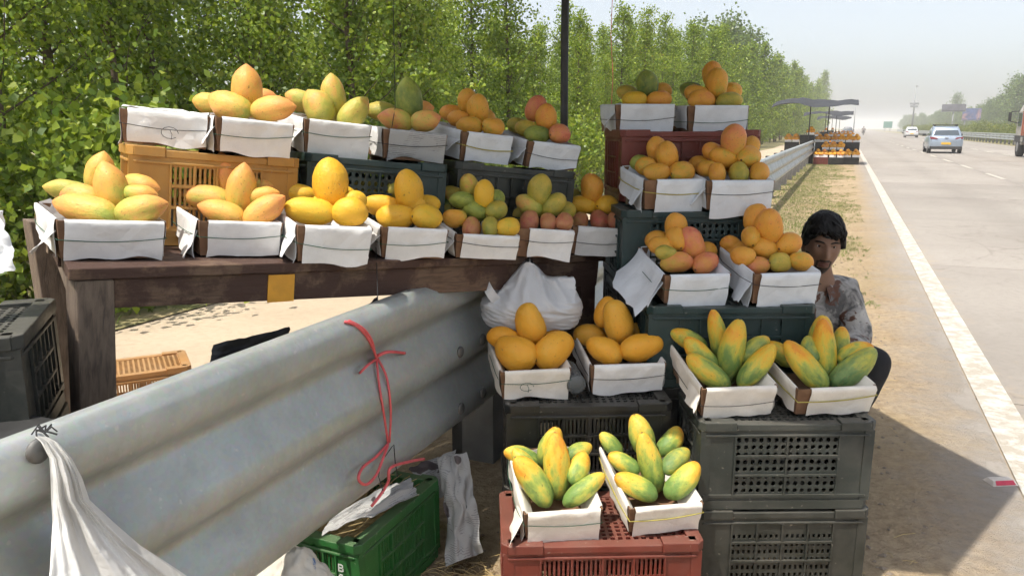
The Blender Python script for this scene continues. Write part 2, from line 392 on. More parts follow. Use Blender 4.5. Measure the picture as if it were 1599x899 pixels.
def concrete(name, a, bb, cc, rnd=.12, dust=True):
    m, t, b = nt(name); wp = world_pos(t)
    c = concrete_colour(t, wp, a, bb, cc)
    if dust:
        # tyre polish along the wheel tracks, hairline cracks, and sand blown in from the verge
        dd_ = cross_road(t, wp); tr_ = math_(t, 'SINE', math_(t, 'MULTIPLY', math_(t, 'ADD', dd_, -.2), 3.45))
        tk = math_(t, 'MULTIPLY', math_(t, 'MAXIMUM', tr_, 0.0), math_(t, 'MULTIPLY', noi(t, wp, .22, 4), .42))
        c = mix(t, tk, c, tuple(x * .66 for x in a))
        vo = N(t, 'ShaderNodeTexVoronoi', feature='DISTANCE_TO_EDGE'); vo.inputs['Scale'].default_value = .33
        wq = N(t, 'ShaderNodeVectorMath', operation='ADD'); t.links.new(wp, wq.inputs[0]); nv_ = N(t, 'ShaderNodeTexNoise'); nv_.inputs['Scale'].default_value = 1.6; nv_.inputs['Detail'].default_value = 6
        t.links.new(wp, nv_.inputs['Vector']); t.links.new(nv_.outputs['Color'], wq.inputs[1]); t.links.new(wq.outputs[0], vo.inputs['Vector'])
        ck = ramp(t, vo.outputs['Distance'], [(.0, (1, 1, 1)), (.006, (0, 0, 0))]).outputs[0]
        c = mix(t, math_(t, 'MULTIPLY', ck, math_(t, 'MULTIPLY', noi(t, wp, .5, 2), .8)), c, (.12, .10, .085))
        sd = ramp(t, math_(t, 'ADD', dd_, math_(t, 'MULTIPLY', math_(t, 'SUBTRACT', noi(t, wp, 3.2, 9, .75), .5), 1.2)), [(.55, (.8, .8, .8)), (1.0, (0, 0, 0))]).outputs[0]
        c = mix(t, sd, c, (.42, .325, .215))
    h = N(t, 'ShaderNodeHueSaturation'); o = t.nodes.new('ShaderNodeObjectInfo').outputs['Random']
    t.links.new(math_(t, 'ADD', math_(t, 'MULTIPLY', o, rnd), 1 - rnd / 2), h.inputs['Value']); t.links.new(c, h.inputs['Color'])
    t.links.new(h.outputs[0], b.inputs['Base Color']); b.inputs['Roughness'].default_value = .9; b.inputs['Specular IOR Level'].default_value = .2
    bump(t, b, noi(t, wp, 40, 6, .7), .35, .006)
concrete('concrete_road', *ROADC)
concrete('concrete_service', (.39, .31, .22), (.46, .375, .275), (.51, .42, .315), dust=False)
concrete('concrete_edge', (.40, .315, .215), (.46, .375, .275), (.50, .43, .335))
simple('joint', (.20, .17, .135), .95, .4, 10)
m, t, b = nt('road_paint'); wp = world_pos(t)
w = ramp(t, noi(t, wp, 9, 8, .75), [(.45, (.38, .34, .28)), (.60, (.58, .56, .51))]).outputs[0]
t.links.new(w, b.inputs['Base Color']); b.inputs['Roughness'].default_value = .7
simple('grass', (.17, .22, .05), .85, .4, 2, (.36, .31, .14), 1.0, .5, .75, rand=0)
m, t, b = nt('grass_ground'); wp = world_pos(t)
c = ramp(t, noi(t, wp, 2.5, 8, .68), [(.3, (.09, .105, .03)), (.46, (.19, .18, .07)), (.62, (.36, .28, .16))]).outputs[0]
t.links.new(c, b.inputs['Base Color']); b.inputs['Roughness'].default_value = .95; bump(t, b, noi(t, wp, 20, 6), .8, .03)
simple('pebble', (.30, .24, .18), .9, .3, 12, rand=.5)

# leaves
def leaf_mat(name, lo, mid, hi, tr=.34):
    m, t, b = nt(name); g = t.nodes.new('ShaderNodeNewGeometry')
    o = t.nodes.new('ShaderNodeObjectInfo').outputs['Random']
    f = math_(t, 'ADD', math_(t, 'MULTIPLY', g.outputs['Random Per Island'], .85), math_(t, 'MULTIPLY', o, .15))
    c = ramp(t, f, [(.05, lo), (.5, mid), (.93, hi), (.988, (.40, .36, .05))]).outputs[0]
    t.links.new(c, b.inputs['Base Color']); b.inputs['Roughness'].default_value = .42; b.inputs['Specular IOR Level'].default_value = .45
    tn = N(t, 'ShaderNodeBsdfTranslucent')
    t.links.new(mix(t, .5, c, (.30, .36, .02)), tn.inputs[0])
    mx = N(t, 'ShaderNodeMixShader'); mx.inputs[0].default_value = tr
    t.links.new(b.outputs[0], mx.inputs[1]); t.links.new(tn.outputs[0], mx.inputs[2]); t.links.new(mx.outputs[0], t.nodes['Material Output'].inputs[0])
leaf_mat('leaf_poplar', (.075, .145, .022), (.20, .31, .04), (.44, .53, .07), .48)
leaf_mat('leaf_dark', (.04, .08, .022), (.09, .16, .035), (.17, .25, .055))
leaf_mat('leaf_hedge', (.06, .09, .012), (.13, .17, .025), (.24, .25, .04))
simple('bark', (.13, .095, .065), .9, .35, 10, bmp=.6, bscale=25, bdist=.01)

# things with wheels, far things
simple('car_silver', (.34, .41, .50), .3, .08, 3, metal=.35, coat=.6); simple('car_white', (.62, .63, .64), .35, .06, 3, coat=.5)
simple('car_grey', (.10, .11, .12), .35, .08, 3, coat=.5)
simple('car_glass', (.05, .07, .09), .08, .1, 2); simple('rubber', (.025, .025, .025), .85, .3, 14)
simple('trim_black', (.03, .03, .03), .5, .3, 10); simple('tail_light', (.20, .02, .02), .25, .1, 5)
simple('plate_yellow', (.70, .42, .04), .5, .1, 5); simple('hub', (.35, .35, .36), .4, .2, 10, metal=.6)
simple('truck_orange', (.36, .11, .055), .7, .2, 3, (.22, .13, .09), 4); simple('truck_cab', (.44, .42, .37), .5, .1, 3, (.3, .25, .2), 4)
simple('sign_green', (.02, .16, .11), .6, .1, 3); simple('board_blue', (.07, .10, .22), .6, .5, .7, (.4, .22, .2), .25, .5, .6)
simple('board_dark', (.12, .12, .14), .6, .4, .8, (.4, .38, .36), .3, .6, .7)
simple('mast_grey', (.30, .31, .32), .6, .15, 2)
simple('stud_red', (.55, .05, .09), .35, .2, 40); simple('stud_body', (.62, .56, .50), .6, .2, 30)
# person
simple('skin', (.235, .125, .075), .55, .14, 10, rand=0); simple('hair', (.006, .005, .0045), .55, .4, 40, bmp=.5, bscale=110, bdist=.003, spec=.25, stretch=(1, 1, .25))
simple('lip', (.16, .065, .05), .5, .1, 10); simple('eye_white', (.55, .52, .48), .3, .05, 5); simple('iris', (.015, .01, .008), .15, .1, 5)
m, t, b = nt('shirt'); v = tc(t)
c = ramp(t, noi(t, v, 9, 4, .6, 1), [(.43, (.11, .105, .10)), (.50, (.31, .295, .275)), (.60, (.45, .43, .40))]).outputs[0]
br = ramp(t, noi(t, v, 11.5, 3, .55, .8), [(.53, (0, 0, 0)), (.56, (1, 1, 1))]).outputs[0]
c = mix(t, br, c, (.12, .055, .035))
ln = ramp(t, noi(t, v, 30, 4, .6, 2), [(.60, (0, 0, 0)), (.64, (1, 1, 1))]).outputs[0]
c = mix(t, math_(t, 'MULTIPLY', ln, .5), c, (.12, .12, .12))
t.links.new(c, b.inputs['Base Color']); b.inputs['Roughness'].default_value = .85
bump(t, b, noi(t, tc(t, 'Object', (1, 1, .6)), 13, 4, .55, 1), .7, .02)
simple('trousers', (.012, .012, .014), .85, .3, 10, bmp=.5, bscale=14, bdist=.015)
# ------------------------------------------------------------------ the setting: ground, roads
def strip(name, mat, d0, d1, s0, s1, z, ns=2, nd=2, parent=None, wob=0):
    mb = MB(); P = []
    for i in range(ns + 1):
        s = s0 + (s1 - s0) * i / ns
        q = []
        for j in range(nd + 1):
            d = d0 + (d1 - d0) * j / nd
            e = wob * nz((s * .7, d, 0), 1, 3) if (wob and j in (0, nd)) else 0
            q.append(RP(s, d + e, z))
        P.append(q[::1])
    mb.grid([q[::-1] for q in P][::-1] if False else P)
    mb.f = [f[::-1] if False else f for f in mb.f]
    o = mb.build(name, mat, parent)
    bm = bmesh.new(); bm.from_mesh(o.data); bmesh.ops.recalc_face_normals(bm, faces=bm.faces)
    if sum(f.normal.z for f in bm.faces) < 0: bmesh.ops.reverse_faces(bm, faces=bm.faces)
    bm.to_mesh(o.data); bm.free(); return o
# one terrain sheet to the horizon
g = MB(); g.add([RP(-60, -1500, -.03), RP(-60, 1500, -.03), RP(4000, 1500, -.03), RP(4000, -1500, -.03)], [(0, 3, 2, 1)])
tag(g.build('terrain', 'grass_ground'), 'dry grassy ground reaching to the horizon', None, None, 'structure')
# bumpy verge between the rail and the carriageway
mb = MB(); P = []
ss = [-6 + i * .25 for i in range(26)] + [.5 + .08 * i for i in range(1, 107)] + [9.1 + .25 * i for i in range(13)] + [12.25 + 1.2 * i for i in range(1, 140)]
for s in ss:
    q = []
    for j in range(15):
        d = -1.75 + 2.502 * j / 14
        z = .012 * nz((s * 1.6, d * 1.6, 0), 1, 1) + .008 * nz((s * 5, d * 5, 0), 1, 2)
        z *= max(0, min(1, (12 - j) / 3))
        q.append(RP(s, d + (0), z + (.004 if d > .35 else 0) - (.02 if j == 0 else 0)))
    P.append(q)
mb.grid([q[::-1] for q in P]); o = mb.build('verge', 'dirt', smooth=True)
tag(o, 'trodden sandy verge between guard rail and carriageway', None, None, 'structure')
tag(strip('service_road', 'concrete_service', -5.0, -1.6, -20, 500, -.012, 60, 2, wob=.12), 'pale concrete service road behind the guard rail', None, None, 'structure')
tag(strip('tree_verge', 'grass_ground', -9, -4.85, -20, 500, .0, 60, 3, wob=.25), 'dry grass strip at the foot of the plantation', None, None, 'structure')

# carriageway: slabs with real joints near, one sheet beyond
road = strip('road', 'joint', .40, 12.3, -8, 1500, -.022, 4, 2)
tag(road, 'concrete highway carriageway of three lanes', None, None, 'structure')
LANES = [(.42, .664, 'concrete_edge'), (.668, 4.20, 'concrete_road'), (4.207, 7.98, 'concrete_road'), (7.987, 12.25, 'concrete_road')]
SL = 4.6
for li, (a, b_, mt) in enumerate(LANES):
    m_ = MB(); w = b_ - a
    m_.box(-w / 2, w / 2, .003, SL - .004, -.15, 0)
    me = m_.mesh('slab', mt)
    for k in range(-1, 13):
        o = link('slab', me, road); o.location = RP(k * SL, (a + b_) / 2, -.002 + .003 * ((k * 7 + li * 3) % 3 - 1) * .4); o.rotation_euler = (0, 0, ROADYAW)
    o = strip('far_slab', mt, a, b_, 13 * SL + .005, 1500, -.003, 60, 1, road)
# paint
def line(name, d, w, s0, s1, z=.006):
    o = strip(name, 'road_paint', d, d + w, s0, s1, z, max(2, int((s1 - s0) / 4)), 1, road); return o
line('edge_line', .76, .165, -6, 400)
line('edge_line', 11.7, .16, -6, 400)
m_ = MB(); m_.box(-.065, .065, 0, 3.0, 0, .004); dash = m_.mesh('lane_dash', 'road_paint')
for d, off in ((4.2, 1.2), (7.98, 4.0)):
    for k in range(0, 30):
        o = link('lane_dash', dash, road); o.location = RP(off + k * 6.1, d, .004); o.rotation_euler = (0, 0, ROADYAW)
# opposite carriageway and median
tag(strip('median', 'grass_ground', 12.3, 16.4, -8, 1500, .01, 10, 1), 'planted median strip', None, None, 'structure')
tag(strip('opposite_road', 'concrete_road', 16.4, 28, -8, 1500, -.005, 10, 1), 'opposite carriageway beyond the median', None, None, 'structure')

# ------------------------------------------------------------------ guard rails
def rail_profile(n=0):
    base = [(-.075, .922), (-.050, .940), (-.022, .936), (-.005, .915), (0, .885), (-.002, .848), (-.010, .834), (-.046, .806), (-.052, .794), (-.052, .784), (-.047, .772), (-.012, .706), (-.003, .688), (0, .664), (-.002, .640), (-.010, .626),
            (-.046, .598), (-.052, .586), (-.052, .576), (-.047, .564), (-.012, .498), (-.003, .480), (0, .456), (-.002, .432), (-.010, .418), (-.042, .398)]
    out = []
    for (a, b), (c, d) in zip(base, base[1:]):
        out += [(a, b), ((a + c) / 2, (b + d) / 2)]
    return out + [base[-1]]
RAILD = -1.165
def beam_mesh(name, L=4.05):
    pr = rail_profile(); P = []
    for y in [L * k / 6 for k in range(7)]:
        P.append([Vector((x + .004 * (y / L), y, z)) for x, z in pr])
    mb = MB(); mb.sheet(P, .0045); return mb.mesh(name, 'galvanised', True)
BEAM = beam_mesh('beam')
m_ = MB(); m_.box(-.20, -.05, -.06, .06, -.02, .82); POST = m_.mesh('post', 'steel_post')
m_ = MB(); m_.box(-.30, -.20, -.05, .05, -.02, .80); m_.box(-.29, -.055, -.075, .075, .45, .86); BLOCK = m_.mesh('spacer_block', 'steel_dark')
m_ = MB(); m_.lathe([(.001, 0), (.021, 0), (.021, .004), (.016, .009), (.001, .012)], 14); BOLT = m_.mesh('bolt', 'steel_post', True)
gr = empty('guard_rail', RP(0, RAILD), 'long galvanised three-wave guard rail running between the stalls and service road', 'guard rail')
gr.rotation_euler = (0, 0, ROADYAW)
for k in range(-1, 46):
    o = link('beam', BEAM, gr); o.location = (.0, 2.42 + (k - 1) * 4.0, 0)
    bv = None
for k in range(-2, 60):
    o = link('post', POST, gr); o.location = (-.085, .9 + k * 2, 0)
    o = link('spacer_block', BLOCK, gr); o.location = (-.04, .9 + k * 2, 0)
bp_ = PPL(58, 703, RP(0, RAILD), RN)
for y, z in [(bp_.dot(RD), bp_.z)] + [(2.36 + dx, z_) for dx in (-.09, .09) for z_ in (.675, .47)]:
    if True:
        o = link('bolt', BOLT, gr); o.matrix_local = Matrix.Translation((.001, y, z)) @ Matrix.Rotation(R(90), 4, 'Y') @ Matrix.Scale(1.0, 4)
# the median's rail
mr = empty('median_rail', RP(0, 12.75), 'galvanised guard rail along the hedge of the median', 'guard rail'); mr.rotation_euler = (0, 0, ROADYAW)
for k in range(-1, 60):
    o = link('beam', BEAM, mr); o.matrix_local = Matrix.Translation((0, 4 * k + 4, 0)) @ Matrix.Rotation(math.pi, 4, 'Z')
for k in range(0, 110):
    o = link('post', POST, mr); o.location = (.22, k * 2, 0)

# ------------------------------------------------------------------ trees
def leaf_arrays(C, D, size, n_seed, hexa=False):
    """many small kite leaves: centres C, main directions D"""
    r = np.random.default_rng(n_seed); n = len(C)
    D = D / np.linalg.norm(D, axis=1, keepdims=True)
    a = r.normal(size=(n, 3)); a -= D * (a * D).sum(1, keepdims=True); a /= np.linalg.norm(a, axis=1, keepdims=True)
    nn = np.cross(D, a)
    L = size * r.uniform(.7, 1.25, (n, 1)); w = L * r.uniform(.40, .52, (n, 1))
    base = C - D * L * .5; tip = C + D * L * .5
    l = C - D * L * .12 + a * w + nn * L * .10; rr = C - D * L * .12 - a * w + nn * L * .10
    if hexa:
        l2 = C + D * L * .22 + a * w * .62 + nn * L * .06; r2 = C + D * L * .22 - a * w * .62 + nn * L * .06
        l1 = C - D * L * .28 + a * w * .92 + nn * L * .10; r1 = C - D * L * .28 - a * w * .92 + nn * L * .10
        tip = tip - nn * L * .10
        return np.stack([base, r1, r2, tip, l2, l1], 1).reshape(-1, 3)
    V = np.stack([base, rr, tip, l], 1).reshape(-1, 3)
    return V
def fast_quads(name, V, mat, k=4):
    n = len(V) // k; me = bpy.data.meshes.new(name)
    me.vertices.add(len(V)); me.vertices.foreach_set('co', V.astype(np.float32).ravel())
    me.loops.add(len(V)); me.loops.foreach_set('vertex_index', np.arange(len(V), dtype=np.int32))
    me.polygons.add(n); me.polygons.foreach_set('loop_start', np.arange(0, len(V), k, dtype=np.int32))
    me.polygons.foreach_set('loop_total', np.full(n, k, dtype=np.int32))
    me.materials.append(MATS[mat]); me.update(); me.validate(); return me
def poplar(seed, h, rad, nb, per, size, mat, low=.06, clump=.16, hexa=False):
    r = np.random.default_rng(seed); mb = MB(); C = []; D = []
    bx = [nz((0, 0, k * .3), 1, seed) * .12 for k in range(9)]; by = [nz((5, 0, k * .3), 1, seed) * .12 for k in range(9)]
    trunk = [Vector((bx[k] - bx[0], by[k] - by[0], h * k / 8)) for k in range(9)]
    mb.tube(trunk, [.062 * h / 6 * (1 - .92 * k / 8) + .004 for k in range(9)], 7)
    for i in range(nb):
        f = low + (1 - low) * (i + r.uniform(0, 1)) / nb
        f = min(f, .985); k = min(7, int(f * 8)); p0 = trunk[k].lerp(trunk[k + 1], f * 8 - k)
        az = i * 2.4 + r.uniform(-.5, .5); up = r.uniform(.5, 1.15) if f > .15 else r.uniform(.1, .7)
        prof = (1 - f) ** .65 * min(1, .55 + f * 2)
        ln = rad * (prof * r.uniform(.65, 1.25) + .12)
        d = Vector((math.cos(az), math.sin(az), up)).normalized()
        pts = [p0]; p = p0.copy(); dd = d.copy()
        for q in range(4):
            dd = (dd + Vector((r.normal() * .12, r.normal() * .12, .10))).normalized(); p = p + dd * ln / 4 * 1.25; pts.append(p.copy())
        mb.tube(pts, [.014 * h / 6 * (1 - .2 * q) for q in range(5)], 4, cap=False)
        m = max(8, int(per * (.35 + prof)))
        tt = r.uniform(.12, 1.06, m) ** .8
        cl = r.integers(0, 9, m)       # twigs hold the leaves in clumps
        tw = r.normal(size=(9, 3)) * np.array([ln * .30, ln * .30, ln * .24]); tf = r.uniform(.15, 1, 9)
        A = np.array([np.array(pts[min(3, int(x * 4))]) + (np.array(pts[min(3, int(x * 4)) + 1]) - np.array(pts[min(3, int(x * 4))])) * (x * 4 - min(3, int(x * 4))) for x in tf])
        cc = A[cl] + tw[cl] * .9 + r.normal(size=(m, 3)) * clump * rad
        C.append(cc); dv = r.normal(size=(m, 3)) + np.array([d.x, d.y, -.55]) * .9; D.append(dv)
    C = np.concatenate(C); D = np.concatenate(D)
    C[:, 2] = np.maximum(C[:, 2], .05)
    return mb.mesh('trunk', 'bark', True), fast_quads('crown', leaf_arrays(C, D, size, seed, hexa), mat, 6 if hexa else 4)
PROTO = [poplar(11 + i, 6.2, 1.05, 42, 225, .070, 'leaf_poplar', low=.03, clump=.10, hexa=True) for i in range(5)]
FARP = [poplar(31 + i, 9, 1.45, 50, 130, .165, 'leaf_poplar', low=.05, clump=.11) for i in range(3)]
DARK = [poplar(51 + i, 12, 3.2, 34, 130, .34, 'leaf_dark', low=.12, clump=.2) for i in range(2)]
BUSH = [poplar(71 + i, 1.1, .62, 26, 90, .062, 'leaf_poplar', low=.02, clump=.22) for i in range(2)]
HEDG = [poplar(81 + i, 1.15, .95, 26, 70, .10, 'leaf_hedge', low=.02, clump=.26) for i in range(2)]
def tree(name, pr, loc, sc, label, cat, group):
    e = empty(name, Matrix.Translation(loc) @ Matrix.Rotation(U(0, 6.3), 4, 'Z') @ Matrix.Diagonal((sc * U(.9, 1.1), sc * U(.9, 1.1), sc, 1)), label, cat, group)
    link('trunk', pr[0], e); link('crown', pr[1], e)
    return e
PL = ('young leafy poplar of the dense plantation behind the service road', 'tree', 'plantation poplars')
for ri, (d, st, s1) in enumerate(((-6.3, 1.5, 46), (-7.9, 1.7, 46), (-9.7, 1.9, 46), (-11.8, 2.3, 46))):
    s = 1.0 - ri * .4
    while s < s1:
        tree('poplar_tree', random.choice(PROTO), RP(s + U(-.3, .3), d + U(-.35, .35)), U(.74, 1.12) * (.98 if s < 10 else (.82 if s < 15 else .70 + max(0, s - 22) * .011)), *PL)
        s += st * U(.8, 1.25) * (1 if s < 14 else 1.25)
for ri, (d, st) in enumerate(((-6.6, 2.9), (-9.4, 3.4), (-13, 4.2))):
    s = 47 + ri
    while s < 230:
        tree('poplar_tree', random.choice(FARP), RP(s, d + U(-.5, .5)), U(.66, 1.18) * (5.9 + (s - 47) * .042) / 9, 'tall poplar of the far tree belt along the highway', 'tree', 'far roadside poplars')
        s += st * U(.9, 1.2) * (1 + (s - 47) * .012)
for (s, d, sc) in ((78, -11, .92), (82, -9.5, .86), (88, -12, .95), (74, -13, .85)):
    tree('dark_poplar_tree', random.choice(DARK), RP(s, d), sc, 'taller darker tree rising above the poplar belt', 'tree', 'taller dark trees')
for k in range(26):
    s = 1 + k * .62 if k < 18 else 12 + (k - 18) * 2.2
    tree('shrub', random.choice(BUSH), RP(s, -5.55 + U(-.25, .2)), U(.7, 1.35), 'low leafy shrub at the foot of the poplars', 'shrub', 'shrubs at the plantation edge')
# median hedge and trees on the other side
for k in range(75):
    s = 26 + k * 1.5 * (1 + k * .012)
    tree('hedge_shrub', random.choice(HEDG), RP(s, 14.6 + U(-.25, .25), .0), U(.95, 1.3), 'clipped yellow green shrub in the median hedge', 'shrub', 'median hedge shrubs')
RT = [(300, 33, .98), (176, 30, .86), (181, 35, .80), (188, 31, .92)]
s_ = 192
while s_ < 560:
    hgt = 8.8 if s_ < 205 else (7.0 if s_ < 230 else 6.2 + (s_ - 230) * .004)
    RT += [(s_ + U(-2, 2), 31 + U(-1.5, 2), hgt / 12 * U(.82, 1.12)), (s_ + U(-3, 3), 40 + U(-3, 3), hgt / 12 * U(.85, 1.2))]
    s_ += 4.5 * (1 + (s_ - 192) * .006)
for (s, d, sc) in RT:
    tree('roadside_tree', random.choice(DARK), RP(s, d), sc, 'hazy tree beyond the opposite carriageway', 'tree', 'trees beyond the opposite carriageway')

# ------------------------------------------------------------------ grass, straw and pebbles: nobody could count them
def blades(name, n, region, h, mat, label, seed):
    r = np.random.default_rng(seed); V = []
    C = region(r, n); m = len(C)
    az = r.uniform(0, 6.28, m); H = h * r.uniform(.5, 1.3, m); w = .0035 + .05 * H
    lean = r.normal(size=(m, 2)) * (H * .5)[:, None]
    a = np.stack([np.cos(az), np.sin(az), np.zeros(m)], 1) * w[:, None]
    top = C + np.stack([lean[:, 0], lean[:, 1], H], 1)
    mid = C + np.stack([lean[:, 0] * .35, lean[:, 1] * .35, H * .55], 1)
    V = np.stack([C - a * .5, C + a * .5, mid + a * .35, top], 1).reshape(-1, 3)
    me = fast_quads(name, V, mat)
    return tag(link(name, me), label, None, None, 'stuff')
rd = np.array(RD); rn = np.array(RN)
def reg(s0, s1, d0, d1, thr, seed, pw=1.5):
    def f(r, n):
        s = s0 + (s1 - s0) * r.uniform(0, 1, n) ** pw; d = d0 + (d1 - d0) * r.uniform(0, 1, n)
        keep = np.array([nz((a * .8, b * 1.4, 0), 1, seed) + .9 * nz((a * 5, b * 5, 0), 1, seed + 1) + .5 * nz((a * 17, b * 17, 0), 1, seed + 2) > thr + .9 * max(0, b + .75) ** 1.2 * (1 if d0 > -2 else 0) for a, b in zip(s, d)])
        s = s[keep]; d = d[keep]
        return s[:, None] * rd + d[:, None] * rn
    return f
blades('verge_grass', 120000, reg(5.0, 60, -1.5, .35, -.62, 21), .030, 'grass', 'thin dry grass on the verge', 5)
blades('plantation_grass', 16000, reg(1, 50, -6.6, -4.85, -.2, 25), .12, 'grass', 'rough grass at the plantation edge', 6)
def litter(name, n, mat, label, seed, mk, reg_):
    r = np.random.default_rng(seed); mb = MB()
    C = reg_(r, n)
    for c in C: mk(mb, Vector(c), r)
    return tag(mb.build(name, mat), label, None, None, 'stuff')
def mk_pebble(mb, c, r):
    a = abs(r.normal()) * .006 + .004
    vs = [c + Vector((a * r.uniform(.6, 1.4) * x, a * r.uniform(.6, 1.4) * y, a * .55 * z + .002)) for x, y, z in ((1, 0, 0), (-1, 0, 0), (0, 1, 0), (0, -1, 0), (0, 0, 1), (0, 0, -1))]
    mb.add(vs, [(0, 2, 4), (2, 1, 4), (1, 3, 4), (3, 0, 4), (2, 0, 5), (1, 2, 5), (3, 1, 5), (0, 3, 5)])
def mk_straw(mb, c, r):
    az = r.uniform(0, 6.28); L = r.uniform(.02, .09); d = Vector((math.cos(az), math.sin(az), r.normal() * .08))
    mb.tube([c + Vector((0, 0, .006)) - d * L / 2, c + Vector((r.normal() * .004, r.normal() * .004, .010)), c + Vector((0, 0, .006)) + d * L / 2], .0013, 3)
litter('pebbles', 1500, 'pebble', 'small stones and clods on the sandy verge', 8, mk_pebble, lambda r, n: (r.uniform(0, 1, n) ** 1.4 * 8 + 1.2)[:, None] * rd + r.uniform(-1.1, .42, n)[:, None] * rn)
litter('straw_litter', 420, 'straw', 'loose straw scattered on the verge', 9, mk_straw, lambda r, n: (r.uniform(0, 1, n) ** 1.4 * 5 + 1.2)[:, None] * rd + r.uniform(-1.1, .40, n)[:, None] * rn)
litter('straw_heap', 420, 'straw', 'straw strewn on the ground beside the newspaper', 10, mk_straw, lambda r, n: np.stack([r.normal(-.14, .09, n), r.normal(2.05, .14, n), r.uniform(.0, .015, n)], 1))
# ------------------------------------------------------------------ plastic crates
CM = {}
def holed(mb, x0, x1, z0, z1, nx, nz_, fx, fz, th, oct_=False):
    """a moulded wall in the x-z plane pierced by nx * nz_ openings; th is its thickness along +y"""
    cw, ch = (x1 - x0) / nx, (z1 - z0) / nz_
    hw, hh = cw * fx / 2, ch * fz / 2
    k = 8 if oct_ else 4
    for i in range(nx):
        for j in range(nz_):
            cx, cz = x0 + (i + .5) * cw, z0 + (j + .5) * ch
            if oct_:
                c = .42
                inn = [(-hw, -hh * c), (-hw * c, -hh), (hw * c, -hh), (hw, -hh * c), (hw, hh * c), (hw * c, hh), (-hw * c, hh), (-hw, hh * c)]
                a, b = cw / 2, ch / 2
                out = [(-a, -b * c), (-a, -b), (a, -b), (a, -b * c), (a, b * c), (a, b), (-a, b), (-a, b * c)]
            else:
                inn = [(-hw, -hh), (hw, -hh), (hw, hh), (-hw, hh)]; a, b = cw / 2, ch / 2
                out = [(-a, -b), (a, -b), (a, b), (-a, b)]
            vs = [(cx + p, 0, cz + q) for p, q in out] + [(cx + p, 0, cz + q) for p, q in inn] + [(cx + p, th, cz + q) for p, q in inn] + [(cx + p, th, cz + q) for p, q in out]
            fs = []
            for e in range(k):
                f = (e + 1) % k
                fs += [(e, f, k + f, k + e), (k + e, k + f, 2 * k + f, 2 * k + e), (2 * k + e, 2 * k + f, 3 * k + f, 3 * k + e)]
            mb.add(vs, fs)
def wall_mesh(w, h, style, mat):
    key = ('wall', round(w, 3), round(h, 3), style, mat)
    if key in CM: return CM[key]
    mb = MB(); c = .075 if w > .4 else .05          # solid ends beside the pierced field
    x0, x1 = -w / 2 + .03 + c, w / 2 - .03 - c; z0, z1 = .048, h - .048
    fw = x1 - x0; th = .004
    for (a, b) in ((-w / 2 + .03, x0), (x1, w / 2 - .03)): mb.box(a, b, 0, th, z0, z1)
    mb.box(-w / 2 + .03, w / 2 - .03, 0, th, .028, z0); mb.box(-w / 2 + .03, w / 2 - .03, 0, th, z1, h - .03)
    if style == 'holes': holed(mb, x0, x1, z0, z1, max(4, round(fw / .0225)), 8, .58, .62, th, True); rib_x, rib_z = 2, 3
    elif style == 'slots': holed(mb, x0, x1, z0, z1, max(4, round(fw / .013)), 3, .48, .80, th); rib_x, rib_z = 4, 3
    elif style == 'dots': holed(mb, x0, x1, z0, z1 - .03, max(4, round(fw / .0165)), 6, .5, .52, th); mb.box(x0, x1, 0, th, z1 - .03, z1); rib_x, rib_z = 4, 3
    else: mb.box(x0, x1, .006, .006 + th, z0, z1); rib_x, rib_z = 5, 3
    for i in range(rib_x + 1):
        x = x0 + fw * i / rib_x; mb.box(x - .0028, x + .0028, -.006, -.0002, z0, z1)
    for j in range(1, rib_z):
        z = z0 + (z1 - z0) * j / rib_z; mb.box(x0, x1, -.0075, -.0002, z - .003, z + .003)
    CM[key] = mb.mesh('wall', mat); return CM[key]
